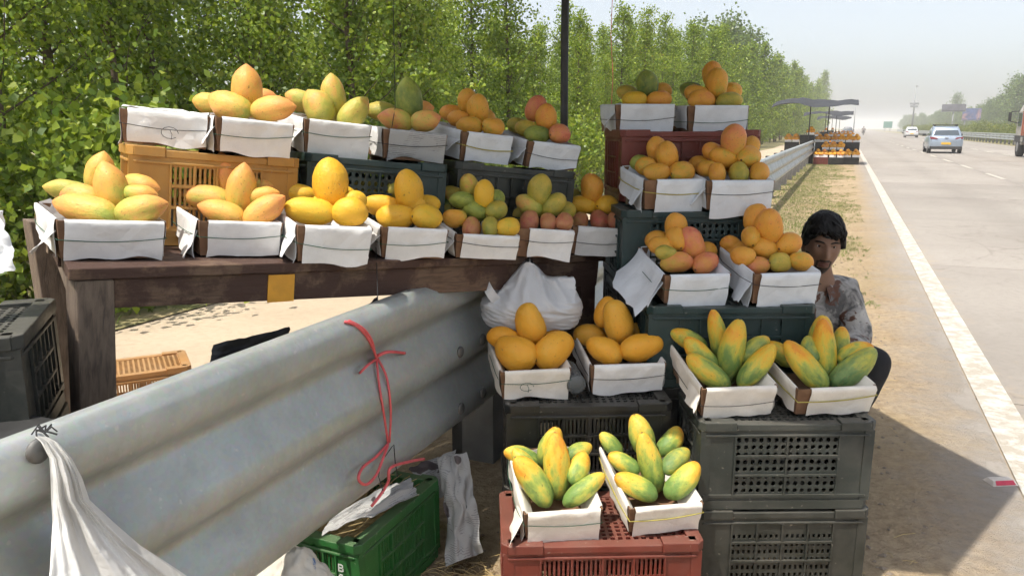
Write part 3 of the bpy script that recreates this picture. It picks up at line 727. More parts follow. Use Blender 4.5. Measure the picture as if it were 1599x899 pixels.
def rim_mesh(w, d, h, mat):
    key = ('rim', round(w, 3), round(d, 3), round(h, 3), mat)
    if key in CM: return CM[key]
    def band(mb, z0, z1, o, t, notch=0):
        # a chamfered ring: outer edge grown by o
        a = w / 2 + o; c = .018
        for (zz0, zz1, xa, xb, y0, y1) in ((z0, z1, -a + c, a - c, -o, t), (z0, z1, -a + c, a - c, d - t, d + o)):
            if notch:
                q = w * .30
                mb.box(xa, -q, y0, y1, zz0, zz1); mb.box(q, xb, y0, y1, zz0, zz1); mb.box(-q, q, y0 + .004, y1, zz0, zz1 - notch)
            else: mb.box(xa, xb, y0, y1, zz0, zz1)
        for x0, x1 in ((-a, -a + t + o), (a - t - o, a)): mb.box(x0, x1, -o + c, d + o - c, z0, z1)
        for sx in (-1, 1):
            for (yy, sy) in ((-o, 1), (d + o, -1)):
                p = [(sx * a, yy + sy * c), (sx * (a - c), yy), (sx * (a - c), yy + sy * c)]
                if sx * sy > 0: p = p[::-1]
                vs = [(x, y, z0) for x, y in p] + [(x, y, z1) for x, y in p]
                mb.add(vs, [(0, 1, 2), (5, 4, 3), (0, 3, 4, 1), (1, 4, 5, 2), (2, 5, 3, 0)])
    out = []
    mb = MB(); band(mb, h - .030, h - .002, .006, .036, .007); band(mb, h - .049, h - .041, .003, .008); out.append(mb.mesh('rim', mat))
    mb = MB(); band(mb, 0, .028, .001, .010); band(mb, .040, .048, .003, .008); out.append(mb.mesh('base_band', mat))
    mb = MB(); x, y = w / 2, d                                      # corner posts
    posts = []
    for sx in (-1, 1):
        for sy in (0, 1):
            q = MB(); a = .03
            xs = (sx * x, sx * (x - a)); x0, x1 = min(xs), max(xs)
            if sy == 0: q.box(x0, x1, .0, .006, .028, h - .03); q.box(*(sorted((sx * x, sx * (x - .006)))), .0062, a, .028, h - .03)
            else: q.box(x0, x1, d - .006, d, .028, h - .03); q.box(*(sorted((sx * x, sx * (x - .006)))), d - a, d - .0062, .028, h - .03)
            posts.append(q.mesh('corner_post', mat))
    out.append(posts)
    mb = MB()                                                       # pierced floor (the crates stand upside down, floor up)
    nx, ny = max(6, round((w - .06) / .023)), max(4, round((d - .06) / .023))
    holed(mb, -w / 2 + .035, w / 2 - .035, .035, d - .035, nx, ny, .60, .60, .005)
    mb.v = [(a, c, h - .012 - b) for a, b, c in mb.v]; mb.f = [f[::-1] for f in mb.f]
    out.append(mb.mesh('floor_grid', mat))
    CM[key] = out; return out
NC = [0]
def crate(Mx, w, d, h, mat, style, label, group=None, cat='crate', floor=True):
    e = empty('plastic_crate', Mx, label, cat, group)
    rim, band, posts, fl = rim_mesh(w, d, h, mat)
    link('rim', rim, e, .0025, 2); link('base_band', band, e)
    for p in posts: link('corner_post', p, e)
    if floor: link('floor_grid', fl, e)
    for (ww, loc, yaw) in ((w, (0, .003, 0), 0), (w, (0, d - .003, 0), math.pi), (d, (-w / 2 + .003, d / 2, 0), -math.pi / 2), (d, (w / 2 - .003, d / 2, 0), math.pi / 2)):
        o = link('wall', wall_mesh(ww, h, style, mat), e); o.location = loc; o.rotation_euler = (0, 0, yaw)
    return e
CH = .285
def stack(x, y, w, d, yaw, specs, names):
    for k, (mt, st) in enumerate(specs):
        dx, dy, dyaw = (U(-.006, .006), U(-.006, .006), U(-.015, .015)) if k else (0, 0, 0)
        crate(frame(Vector((x + dx, y + dy, k * CH + .001)), yaw + dyaw), w, d, CH - .0015, mt, st, names[k], 'display crates stacked as stairs')
ORD = ['bottom', 'second', 'third', 'fourth', 'top']
stack(.258, 1.975, .565, .33, R(2), [('crate_red', 'slots')], ['dusty red slotted crate in front holding two boxes of long mangoes'])
stack(.245, 2.33, .53, .30, R(3), [('crate_black', 'slots'), ('crate_black', 'slots')], ['black crate behind the front red crate, bottom of its pair', 'black slotted crate under the two boxes of golden mangoes'])
stack(.835, 2.17, .525, .30, R(1), [('crate_dark', 'dots'), ('crate_grey', 'holes')], ['dark grey slotted crate at the foot of the right front stack', 'dark grey crate with round holes, top of the right front stack'])
stack(.735, 2.485, .555, .29, R(2), [('crate_black', 'slots')] * 2 + [('crate_teal', 'ribs')], ['black crate hidden low behind the right front stack, lowest of three', 'black crate behind the right front stack, middle of three', 'dark teal ribbed crate behind the yellow green long mangoes'])
stack(.665, 2.785, .53, .28, R(3), [('crate_black', 'slots')] * 3 + [('crate_teal', 'holes')], ['black crate at the foot of the four high stack', 'black crate second from the ground in the four high stack', 'black crate third from the ground in the four high stack', 'dark teal crate with small holes below the red top crate'])
stack(.71, 3.09, .56, .32, R(5), [('crate_black', 'slots')] * 3 + [('crate_teal', 'ribs'), ('crate_red', 'ribs')], ['black crate at the foot of the rearmost five high stack', 'black crate second from the ground in the rearmost stack', 'black crate third from the ground in the rearmost stack', 'dark teal crate directly beneath the red top crate', 'maroon red ribbed crate topping the tallest stack'])

# ------------------------------------------------------------------ the table: old timber platform straddling the rail
FL, FR, BL = Vector((-.916, 1.63, 1.126)), Vector((.402, 2.96, .94)), Vector((-1.72, 2.8, 1.136))
FL0, FR0, BL0 = FL, FR, BL
ex = (FR - FL).normalized(); ez = ex.cross(BL - FL).normalized(); ey = ez.cross(ex)
TB = Matrix((ex, ey, ez)).transposed().to_4x4()
FL = FL + ey * .055 - ex * .0; FR = FR + ey * .055; TM = TB.copy(); TM.translation = FL
TW = (FR - FL).length; TD = (BL - FL).dot(ey); TSK = (BL - FL).dot(ex)
tab = empty('timber_table', TM, 'long dark brown timber table carrying the left mango display across the rail', 'table')
npl = 7
for k in range(npl):
    y0, y1 = TD * k / npl, TD * (k + 1) / npl - .004
    mb = MB(); a0, a1 = TSK * k / npl, TSK * (k + 1) / npl
    e0, e1 = U(-.012, .012), U(-.012, .012); zt = U(-.003, 0)
    vs = []
    for z in (-.028, zt):
        vs += [(a0 + e0 - .02, y0, z), (TW + a0 + e1 + .015, y0, z), (TW + a1 + e1 + .015, y1, z), (a1 + e0 - .02, y1, z)]
    mb.add(vs, [(3, 2, 1, 0), (4, 5, 6, 7), (0, 1, 5, 4), (1, 2, 6, 5), (2, 3, 7, 6), (3, 0, 4, 7)])
    mb.build('plank', 'wood_table', tab, bevel=.003)
mb = MB(); mb.add([(.075, .012, -.098), (TW - .01, .012, -.128), (TW - .01, .05, -.128), (.075, .05, -.098), (.075, .012, -.029), (TW - .01, .012, -.029), (TW - .01, .05, -.029), (.075, .05, -.029)], [(3, 2, 1, 0), (4, 5, 6, 7), (0, 1, 5, 4), (1, 2, 6, 5), (2, 3, 7, 6), (3, 0, 4, 7)]); mb.build('apron', 'wood_table', tab, bevel=.003)
# left end board follows the skewed end
mb = MB(); P0, P1 = Vector((.03, .06, 0)), Vector((TSK + .03, TD - .06, 0)); dn = (P1 - P0).normalized(); sd = Vector((dn.y, -dn.x, 0)) * .018
mb.add([P0 - sd + Vector((0, 0, z)) for z in (-.13,)] + [P1 - sd + Vector((0, 0, -.11)), P1 + sd + Vector((0, 0, -.11)), P0 + sd + Vector((0, 0, -.13)),
        P0 - sd + Vector((0, 0, -.029)), P1 - sd + Vector((0, 0, -.029)), P1 + sd + Vector((0, 0, -.029)), P0 + sd + Vector((0, 0, -.029))],
       [(3, 2, 1, 0), (4, 5, 6, 7), (0, 1, 5, 4), (1, 2, 6, 5), (2, 3, 7, 6), (3, 0, 4, 7)]); mb.build('end_board', 'wood_leg', tab, bevel=.003)
mb = MB(); mb.box(TSK + .06, TW + TSK - .02, TD - .05, TD - .012, -.11, -.029); mb.build('apron', 'wood_table', tab)
TI = TM.inverted()
def leg(top, foot, a, mat='wood_leg'):
    mb = MB(); t_, f_ = TI @ top, TI @ foot
    vs = []
    for c in (f_, t_):
        for sx, sy in ((-1, -1), (1, -1), (1, 1), (-1, 1)): vs.append(c + Vector((sx * a, sy * a, 0)))
    mb.add(vs, [(3, 2, 1, 0), (4, 5, 6, 7), (0, 1, 5, 4), (1, 2, 6, 5), (2, 3, 7, 6), (3, 0, 4, 7)])
    return mb.build('leg', mat, tab, bevel=.004)
ftop = TM @ Vector((.035, .045, -.03)); leg(ftop, Vector((ftop.x - .10, ftop.y + .02, 0)), .040)
btop = TM @ Vector((TSK - .01, TD - .06, -.03)); leg(btop, Vector((btop.x + .02, btop.y + .02, -.01)), .050)
rtop = TM @ Vector((TW - .07, .06, -.03)); leg(rtop, Vector((rtop.x, rtop.y, 0)), .045, 'wood_table')
qtop = TM @ Vector((TW + TSK - .08, TD - .06, -.03)); leg(qtop, Vector((qtop.x, qtop.y, 0)), .045)
pc = PPL(439, 435, TM @ Vector((0, .012, 0)), ey); pl_ = TI @ pc
mb = MB(); mb.box(pl_.x - .0385, pl_.x + .0385, .0085, .0115, -.108, -.034); mb.build('paper_sticker', 'sticker', tab)
# crates standing on the table
def on_table(x, y): 
    n = ez; return Vector((x, y, FL.z - (n.x * (x - FL.x) + n.y * (y - FL.y)) / n.z))
yl = R(30) - math.atan2(ex.y, ex.x)
def tcrate(fl, w, d, h, mat, style, label):
    c = Matrix.Rotation(R(30), 4, 'Z') @ Vector((w / 2, 0, 0)); p = on_table(fl[0] + c.x, fl[1] + c.y)
    return crate(frame(p + ez * .003, yl, 0, TB), w, d, h, mat, style, label)
tcrate((-1.055, 2.085), .455, .32, .2725, 'crate_yellow', 'slots', 'yellow orange slotted crate standing on the left of the table')
tcrate((-.655, 2.385), .475, .30, .293, 'crate_teal', 'holes', 'dark green crate with small holes on the table, beside the yellow crate')
tcrate((-.215, 2.715), .50, .30, .309, 'crate_grey', 'ribs', 'dark grey ribbed crate at the right end of the table')
# crates behind the rail
tl = PT(28, 522, 1.5); yw = math.atan2(-.36 * -1, .93)
for k in range(4):
    crate(frame(Vector((tl.x, tl.y, .001 + k * .2588)) - Vector((math.cos(R(21)) * .26, math.sin(R(21)) * .26, 0)), R(21)), .52, .37, .257, 'crate_dark', 'ribs',
          ['ground level crate of the dusty black stack behind the rail', 'second crate of the dusty black stack behind the rail', 'third crate of the dusty black stack behind the rail', 'dusty black crate at the far left, top of its stack'][k], 'black crates at the far left')
crate(frame(Vector((-1.80, 3.46, -.010)), R(28)), .53, .31, .31, 'crate_orange', 'slots', 'orange brown slotted crate on the service road under the table')
# the green crate pushed half under the rail
gp = PZ(555, 850, .285)
gcr = crate(frame(Vector((gp.x, gp.y, .001)) - RN * .155 - RD * .0, ROADYAW), .33, .47, .284, 'crate_green', 'slots', 'bright green crate of straw and newspaper pushed under the guard rail', None, 'crate', False)
simple('paint_white', (.7, .7, .68), .6)
mb = MB()                                                           # the letters B and A moulded on the end wall
for (a, b_, c, d_) in ((0, .004, 0, .024), (.0042, .014, 0, .004), (.0042, .013, .010, .014), (.0042, .013, .020, .024), (.0142, .018, .002, .011), (.0132, .017, .013, .022),
                       (.001, .005, -.034, -.012), (.014, .018, -.034, -.012), (.0052, .0138, -.0235, -.0195), (.004, .015, -.0118, -.008)): mb.box(a, b_, -.0008, 0, c, d_)
ft = mb.build('crate_lettering', 'paint_white', gcr); ft.location = (.095, -.0035, .19)

# ------------------------------------------------------------------ paper lined fruit boxes
def fruit_box(Mx, w, h, d, label, paper='paper', twine='twine_green', flap=.1, seed=0, strip_w=.06, right_flap=.03, front_drop=.0, news=False, closed=False, back_up=.0, knot=False):
    """origin: middle of the front bottom edge; x right, y back, z up"""
    r = random.Random(seed); e = empty('fruit_box', Mx, label, 'box', 'paper lined mango boxes')
    c = .004; fl_ = .010                                            # card thickness, outward lean of the walls
    def ring(x0, x1, y0, y1): return [(x0, y0), (x1, y0), (x1, y1), (x0, y1)]
    mb = MB(); lo_o, hi_o = ring(-w / 2, w / 2, 0, d), ring(-w / 2 - fl_, w / 2 + fl_, -fl_, d + fl_)
    lo_i, hi_i = ring(-w / 2 + c, w / 2 - c, c, d - c), ring(-w / 2 - fl_ + c, w / 2 + fl_ - c, -fl_ + c, d + fl_ - c)
    vs = [(x, y, 0) for x, y in lo_o] + [(x, y, h) for x, y in hi_o] + [(x, y, h) for x, y in hi_i] + [(x, y, c) for x, y in lo_i]
    fs = [(3, 2, 1, 0), (12, 13, 14, 15)]
    for i in range(4):
        j = (i + 1) % 4; fs += [(i, j, 4 + j, 4 + i), (4 + i, 4 + j, 8 + j, 8 + i), (8 + i, 8 + j, 12 + j, 12 + i)]
    mb.add(vs, fs); mb.build('tray', 'card', e)
    pm = 'newsprint' if news else paper
    # front sheet folded over the rim
    x0, x1 = -w / 2 + strip_w * w * r.uniform(.6, 1.1), w / 2 + .003
    path = [(-.0015 + .02, h * .55), (-.003 + .008, h * .8), (-fl_ - .001 + .0045, h + .0025), (-fl_ - .0035, h + .003), (-fl_ - .0055, h - .004)]
    for q in range(1, 7): path.append((-fl_ * (1 - q / 6) - .0045 - .003 * (front_drop > 0) * q / 6, (h - .004) * (1 - q / 6) + .003 - front_drop * (q / 6)))
    P = []
    nx = 13
    for i, (y, z) in enumerate(path):
        q = []
        for j in range(nx):
            x = x0 + (x1 - x0) * j / (nx - 1); k = max(0, i - 3)
            wv = (.006 * nz((x * 16, z * 16, seed), 1, 4) + .005 * (1 - 2 * abs(nz((x * 26 + z * 14, z * 30, seed), 1, 5)))) * min(1, k)
            zz = z + (.016 * nz((x * 12, seed, 0), 1, 5) - .004 if i == len(path) - 1 else 0)
            q.append(Vector((x + (.003 * nz((z * 20, seed, 3), 1) if j in (0, nx - 1) else 0), y - abs(wv), zz)))
        P.append(q)
    P = [q[::-1] for q in P]; mb = MB(); mb.sheet(P, -.0008); mb.build('front_paper', pm, e, True)
    # liner over the long sides: left one hangs out and flares
    for sgn, fo in ((-1, flap), (1, right_flap)):
        n1 = 12; path = [(-.030, h * .35, 0), (-.006, h * .8, 0), (fl_ - .0035, h + .0025, 0), (fl_ + .002, h + .002, 0)]
        L = h * .82 + fo * .25; P = []
        for q in range(1, 8): path.append((fl_ * (1 - q / 7) + .004 + fo * (q / 7) ** 1.6 * (.07 if fo < .15 else .50), h - L * (q / 7), q / 7))
        for i, (xo, z, f) in enumerate(path):
            q = []
            for j in range(n1):
                y = .004 + (d - .012) * j / (n1 - 1)
                g = fo * .22 * nz((y * 9, seed, f), 1, 6) * f + .010 * nz((y * 26, seed, f * 2), 1, 7) * f
                rag = (.30 * h * nz((y * 11, seed * 2, 0), 1, 8) + .10 * h * nz((y * 40, seed, 0), 1, 9)) * f
                # the flap belongs to the front half of the side: slopes up to the back
                up = L * .35 * f * (j / (n1 - 1)) ** 1.5
                q.append(Vector((sgn * (w / 2 + xo + max(g, -.5 * xo * f)), y - fo * .10 * f * (1 - j / (n1 - 1)), max(z + rag * .5 + up, -.045 if fo > .09 else .004))))
            P.append(q)
        if sgn > 0: P = [q[::-1] for q in P]
        mb = MB(); mb.sheet(P, .0008); mb.build('side_paper', 'newsprint' if (news and sgn > 0) else paper, e, True)
    # a torn corner of the liner hanging loose at the front left
    if flap >= .07 and not closed:
        P = []; L2 = r.uniform(.045, .075) + .15 * (flap - .07); dr = Vector((-r.uniform(.35, .9), -r.uniform(.1, .5), -r.uniform(.5, 1.0))).normalized()
        for i in range(7):
            f = i / 6; q = []
            for j in range(6):
                g_ = j / 5; p = Vector((-w / 2 - fl_ * .4 - .006, .002 + g_ * d * .30, h * .72 - .45 * h * g_ * f)) + dr * L2 * f * (1 - .45 * g_)
                p += Vector((-.008, -.006, 0)) * (1 - 2 * abs(nz((f * 3, g_ * 3, seed), 1, 11))) * f + Vector((0, 0, .012)) * nz((f * 2, g_ * 4, seed), 1, 12) * f
                p.z = max(p.z, -.02); q.append(p)
            P.append(q)
        mb = MB(); mb.sheet(P, .0009); mb.build('torn_corner', paper, e, True)
    # back sheet standing up behind the fruit
    P = []
    for i in range(5):
        f = i / 4; P.append([Vector((-w / 2 + w * j / 9, d - .004 + fl_ * f + .010 * f * nz((j * .8, seed, 0), 1) * (1 + back_up * 20), h * .4 + (h * .63 + back_up) * f + .012 * nz((j * .5, seed, 4), 1) * f)) for j in range(10)])
    mb = MB(); mb.sheet(P, .001); mb.build('back_paper', paper, e, True)
    if closed:
        mb = MB(); P = [[Vector((-w / 2 - .006 + (w + .012) * j / 9, -.008 + (d + .014) * i / 8, h + .006 + .008 * nz((i * .7, j * .5, seed), 1) + (.004 if 0 < i < 8 else 0))) for j in range(10)] for i in range(9)]
        mb.sheet(P, .0015); mb.build('paper_cover', paper, e, True)
    # twine round the box
    a, b2, y0, y1 = -w / 2 - fl_ * .6 - .003, w / 2 + fl_ * .6 + .003, -fl_ * .6 - .0125, d + fl_ * .6 + .003
    z = h * r.uniform(.45, .66); sl = r.uniform(-.12, .16) * h
    def zz(x, y): return z + sl * (x / w) - .07 * h * math.cos(math.pi * x / w) * (1 if y < d / 2 else 0)
    pts = []
    for k in range(9): x = a + (b2 - a) * k / 8; pts.append(Vector((x, y0, zz(x, 0))))
    for k in range(1, 5): pts.append(Vector((b2, y0 + (y1 - y0) * k / 4, zz(b2, d))))
    for k in range(1, 5): x = b2 + (a - b2) * k / 4; pts.append(Vector((x, y1, zz(x, d))))
    for k in range(1, 4): pts.append(Vector((a - flap * .10, y1 + (y0 - y1) * k / 4, zz(a, d))))
    mb = MB(); mb.tube(pts, .0011 if twine != 'twine_yellow' else .0020, 5, closed=True)
    if knot:                                               # a loose knot
        kx = r.uniform(-.3, .3) * w
        mb.tube([Vector((kx + .022 * math.cos(q) , y0 - .002 - .003 * math.sin(q), zz(kx, 0) + .016 * math.sin(q) - .008)) for q in [i * .55 for i in range(11)]], .0009, 4)
        mb.tube([Vector((kx, y0 - .002, zz(kx, 0))), Vector((kx + .006, y0 - .005, zz(kx, 0) - .012)), Vector((kx + .004, y0 - .004, zz(kx, 0) - .026))], .0009, 4)
    mb.build('twine', twine, e)
    return e
BX = {}
def place_box(key, u, v, wpx, hpx, how, yaw, tilt, d, label, **kw):
    kind, val = how
    if kind == 'table': p = PPL(u, v, FL + ez * .004, ez); base = TB; yaw_ = yaw - math.atan2(ex.y, ex.x)
    elif kind == 'z': p = PZ(u, v, val); base = None; yaw_ = yaw
    else: p = PT(u, v, val); base = None; yaw_ = yaw
    if kind == 't' and kw.pop('tabletilt', False):
        base = TB; yaw_ = yaw - math.atan2(ex.y, ex.x)
        seat = .2725 if key in 'T1T2' else (.293 if key in 'T3T4' else .309); p = p + ez * (seat + .004 - (p - FL).dot(ez))
    t = (p - CAM).dot(Vector((0, CP, -SP)))
    w = wpx * t / FPX / max(.8, math.cos(yaw - math.atan2(-p.x, p.y) * 1)) ; h = hpx * t / FPX / math.cos(PITCH)
    Mx = frame(p, yaw_, tilt, base)
    BX[key] = (t, w, h)
    kw.setdefault('seed', len(BX)); fruit_box(Mx, w, h, d, label, **kw)
    if tilt > .02:                                                  # lath that props the back of the box
        q = MB(); hh = math.sin(tilt) * d * .8
        if hh > .006:
            q.box(-w / 2 + .01, w / 2 - .01, d * .78, d * .88, -.030, -.0008); o = q.build('wooden_batten', 'wood_batten'); o.matrix_world = Mx
            tag(o, 'thin batten propping the back of ' + SHORT[key], 'batten', 'battens under the boxes')
SHORT = {'B1': "table front row's first box", 'B2': "table front row's second box", 'B3': "table front row's third box", 'B4': "table front row's fourth box", 'B5': "table front row's fifth box",
         'B6': "table front row's sixth box", 'B7': "table front row's last box", 'T1': "table top row's first box", 'T2': "table top row's second box", 'T3': "table top row's third box", 'T4': "table top row's newspaper box",
         'T5': "table top row's fifth box", 'T6': "table top row's last box", 'S1': 'left box on red top crate', 'S2': 'right box on red top crate', 'S3': 'left box below red top crate', 'S4': 'right box below red top crate',
         'S5': 'box with wide hanging paper', 'S6': "box beside the man's face", 'F1': 'box before the white bag', 'F2': 'box beside the lying bottle', 'G1': 'left box on grey stack', 'G2': 'right box on grey stack',
         'H1': 'left box on front red crate', 'H2': 'right box on front red crate'}
TLT = R(4)
TA = dict(tabletilt=True)
place_box('B1', 175, 403, 138, 57, ('table', 0), R(40), R(3), .27, 'white paper lined box at the left end of the table front row', flap=.07, twine='twine_green', strip_w=.03, right_flap=.04)
place_box('B2', 374, 399, 112, 52, ('table', 0), R(37), R(4), .27, 'second box from the left on the table front edge, brown corner showing', flap=.12)
place_box('B3', 519, 408, 103, 54, ('table', 0), R(31), R(5), .28, 'third box from the left on the table front edge, broad yellow mangoes', flap=.11, right_flap=.05, front_drop=.01)
place_box('B4', 644, 403, 93, 46, ('table', 0), R(26), R(4), .28, 'fourth box from the left on the table front edge', flap=.07)
place_box('B5', 758, 403, 91, 36, ('table', 0), R(24), R(7), .28, 'fifth box on the table front edge, full of small green mangoes', flap=.09, twine='twine_black')
place_box('B6', 848, 402, 80, 43, ('table', 0), R(20), R(3), .26, 'sixth box on the table front edge, small pink ended mangoes', flap=.06, twine='twine_black', strip_w=.16)
place_box('B7', 931, 398, 76, 42, ('table', 0), R(14), R(3), .24, 'last box at the right end of the table front row', flap=.04, twine='twine_black')
place_box('T1', 258, 228, 116, 50, ('t', 2.14), R(18), 0, .24, 'closed white wrapped box without fruit on the yellow crate', flap=.10, twine='twine_black', closed=True, tabletilt=True, seed=3, knot=True)
place_box('T2', 396, 241, 105, 49, ('t', 2.22), R(36), R(3), .27, 'box with four peach mangoes at the right of the yellow crate', flap=.10, tabletilt=True, strip_w=.03)
place_box('T3', 524, 244, 92, 47, ('t', 2.47), R(32), R(5), .27, 'box of slender peach mangoes on the dark green crate', flap=.10, tabletilt=True, strip_w=.02, front_drop=.02)
place_box('T4', 645, 248, 90, 43, ('t', 2.63), R(25), R(3), .25, 'box wrapped in printed newspaper on the dark green crate', flap=.06, news=True, tabletilt=True, twine='twine_black')
place_box('T5', 755, 255, 72, 43, ('t', 2.83), R(32), R(7), .30, 'box of round orange mangoes left on the dark grey crate', flap=.08, paper='paper_blue', twine='twine_yellow', tabletilt=True)
place_box('T6', 859, 263, 74, 38, ('t', 2.96), R(29), R(8), .30, 'box of green and red mangoes right on the dark grey crate', flap=.08, paper='paper_blue', twine='twine_black', tabletilt=True)
place_box('S1', 1006, 207, 84, 41, ('t', 3.13), R(8), R(1.2), .24, 'left of the two boxes on the maroon top crate', flap=.09, paper='paper_blue', twine='twine_black')
place_box('S2', 1119, 208, 84, 40, ('t', 3.13), R(4), R(1.2), .25, 'right of the two boxes on the maroon top crate', flap=.05, paper='paper_blue', right_flap=.05)
place_box('S3', 1050, 326, 84, 45, ('z', 1.1405), R(11), R(7), .27, 'box tied with yellow twine below the maroon crate', flap=.13, paper='paper_blue', twine='twine_yellow', strip_w=.2, front_drop=.012)
place_box('S4', 1152, 327, 92, 44, ('z', 1.1405), R(4), TLT, .27, 'box of ten reddish mangoes below the maroon crate', flap=.08, paper='paper_blue', twine='twine_black', strip_w=.03, front_drop=.025)
place_box('S5', 1084, 472, 90, 46, ('z', .8555), R(8), R(9), .29, 'box of pink orange mangoes with wide paper hanging at its left', flap=.22, paper='paper_blue', strip_w=.05, front_drop=.014)
place_box('S6', 1222, 472, 88, 48, ('z', .8555), R(8), R(9), .29, "box heaped with orange mangoes beside the man's face", flap=.14, paper='paper_blue', twine='twine_black', strip_w=.05, front_drop=.016, right_flap=.06)
place_box('F1', 835, 619, 100, 45, ('z', .5705), R(9), R(6), .29, 'box of golden mangoes in front of the white plastic bag', flap=.05, paper='paper_warm', strip_w=.02, seed=6, knot=True)
place_box('F2', 978, 611, 106, 46, ('z', .5705), R(6), R(6), .29, 'box of golden mangoes beside the lying bottle', flap=.06, twine='twine_black', strip_w=.01, right_flap=.04)
place_box('G1', 1148, 646, 101, 48, ('z', .5705), R(7), R(10), .33, 'left box of long mangoes on the tall grey crate stack', flap=.07, paper='paper_warm', twine='twine_black', strip_w=.01, back_up=.02)
place_box('G2', 1298, 644, 102, 45, ('z', .5705), R(7), R(10), .33, 'right box of long mangoes on the tall grey crate stack', flap=.05, paper='paper_warm', twine='twine_yellow', strip_w=.12, back_up=.02, right_flap=.05)
place_box('H1', 877, 836, 110, 48, ('z', .2855), R(8), R(9), .31, 'left box of long mangoes on the front red crate', flap=.13, paper='paper_warm', strip_w=.01, front_drop=.028)
place_box('H2', 1035, 826, 101, 46, ('z', .2855), R(9), R(9), .32, 'right box of long mangoes on the front red crate', flap=.06, paper='paper_warm', twine='twine_yellow', strip_w=.04, right_flap=.05)

# ------------------------------------------------------------------ mangoes
PROF = {'pointed': [(0, .02), (.025, .15), (.08, .38), (.19, .70), (.33, .92), (.48, 1), (.64, 1), (.79, .90), (.90, .68), (.97, .40), (.992, .22), (1, .02)],
        'oval': [(0, .02), (.02, .26), (.08, .54), (.2, .82), (.34, .96), (.5, 1), (.66, .96), (.8, .83), (.92, .54), (.98, .26), (1, .02)],
        'long': [(0, .02), (.01, .20), (.035, .36), (.10, .57), (.22, .80), (.40, .97), (.56, 1), (.74, .93), (.88, .72), (.96, .42), (.99, .24), (1, .02)],
        'blunt': [(0, .02), (.02, .30), (.08, .56), (.2, .76), (.34, .91), (.5, 1), (.66, .99), (.8, .88), (.92, .60), (.98, .30), (1, .02)]}
def mango_mesh(shape, mat, seed, nr=18, ns=20):
    key = ('mango', shape, mat, seed, nr)
    if key in CM: return CM[key]
    pr = PROF[shape]; r = random.Random(seed * 7 + len(mat)); bend = r.uniform(.03, .09) * (1.4 if shape == 'long' else 1); flat = r.uniform(.86, .95); lop = r.uniform(-.12, .12)
    P = []
    for i in range(nr + 1):
        s = .5 - .5 * math.cos(math.pi * i / nr)
        for (a, ra), (b, rb) in zip(pr, pr[1:]):
            if a <= s <= b: q = (s - a) / (b - a); break
        k = ra + (rb - ra) * q
        k = k * (1 + .0 * s)
        row = []
        for j in range(ns):
            a = 2 * math.pi * j / ns
            rr = .5 * k * (1 + .085 * nz((s * 2.4, math.cos(a) * .8, math.sin(a) * .8), 1, seed) + .02 * nz((s * 6, math.cos(a) * 2, math.sin(a) * 2), 1, seed + 5))
            x = .5 - s
            row.append(Vector((x, math.cos(a) * rr * flat, math.sin(a) * rr + bend * (1 - 4 * (x + lop * .3) ** 2))))
        P.append(row)
    mb = MB(); mb.grid([q[::-1] for q in P], True)
    n = len(P) * ns
    me = mb.mesh('mango', mat, True); CM[key] = me; return me
NAMES = {'mango_peach': 'peach orange', 'mango_peach_green': 'green tinged peach', 'mango_yellow': 'yellow', 'mango_gold': 'golden', 'mango_orange': 'orange', 'mango_red': 'red blushed', 'mango_green': 'dark green', 'mango_olive': 'olive',
         'mango_pinkend': 'pink ended', 'mango_long': 'long yellow green', 'mango_long_mid': 'long pale green yellow', 'mango_long_green': 'long green'}
DT = {'f': .055, 'm': .105, 't': .10, 'k': .155, 'b': .20}
ROW = {'f': 'front row', 'm': 'middle row', 't': 'top', 'k': 'behind the top', 'b': 'back row'}
OD = ['first', 'second', 'third', 'fourth', 'fifth', 'sixth']
MUP = Vector((0, SP, CP)); MFW = Vector((0, CP, -SP))
MC = {'p': 'mango_peach', 'q': 'mango_peach_green', 'y': 'mango_yellow', 'd': 'mango_gold', 'o': 'mango_orange', 'r': 'mango_red', 'g': 'mango_green', 'v': 'mango_olive', 'e': 'mango_pinkend', 'l': 'mango_long', 'j': 'mango_long_mid', 'n': 'mango_long_green'}
def mangoes(key, shape, text):
    rows = [x.split() for x in text.strip().split(';') if x.strip()]
    ent = [(x[0], x[1], *[float(q) for q in x[2:]]) for x in rows]
    t0, bw, bh = BX[key]
    for rk in 'fmtkb':
        grp = sorted([e for e in ent if e[0] == rk], key=lambda e: e[2])
        for gi, (rk_, c, u, v, L, Wd, ang) in enumerate(grp):
            t = t0 + (.03 if key == 'F2' and rk == 'f' else DT[rk]); p = PT(u, v, t); mt = MC[c]
            l, w = L * t / FPX * 1.07, Wd * t / FPX * 1.09
            real = max(l, w * (1.28 if shape != 'long' else 1.7)); tl = math.acos(min(1, max(.35, (l - w * .55) / (real - w * .55 + 1e-6)))) if real > l * 1.02 else U(-.12, .12)
            if rk in 'tk': tl = -.18 + U(-.05, .05) if real <= l * 1.02 else -tl * .5
            ax = (Vector((1, 0, 0)) * math.cos(R(ang)) + MUP * math.sin(R(ang))) * math.cos(tl) + MFW * math.sin(tl)   # blunt end comes forward when end-on
            if c == 'e': ax = -ax
            z = ax.orthogonal().normalized(); z = Matrix.Rotation(U(0, 6.28), 3, ax) @ z; y = z.cross(ax)
            Mx = Matrix((ax * real, y * w, z * w)).transposed().to_4x4(); Mx.translation = p - z * w * .03
            o = link('mango', mango_mesh(shape, mt, random.randrange(6))); o.matrix_world = Mx
            pos = ROW[rk] + (f', {OD[gi]} from left' if len(grp) > 1 else '')
            tag(o, f"{NAMES[mt]} mango, {pos}, {SHORT[key]}", 'mango', 'mangoes on the stall')
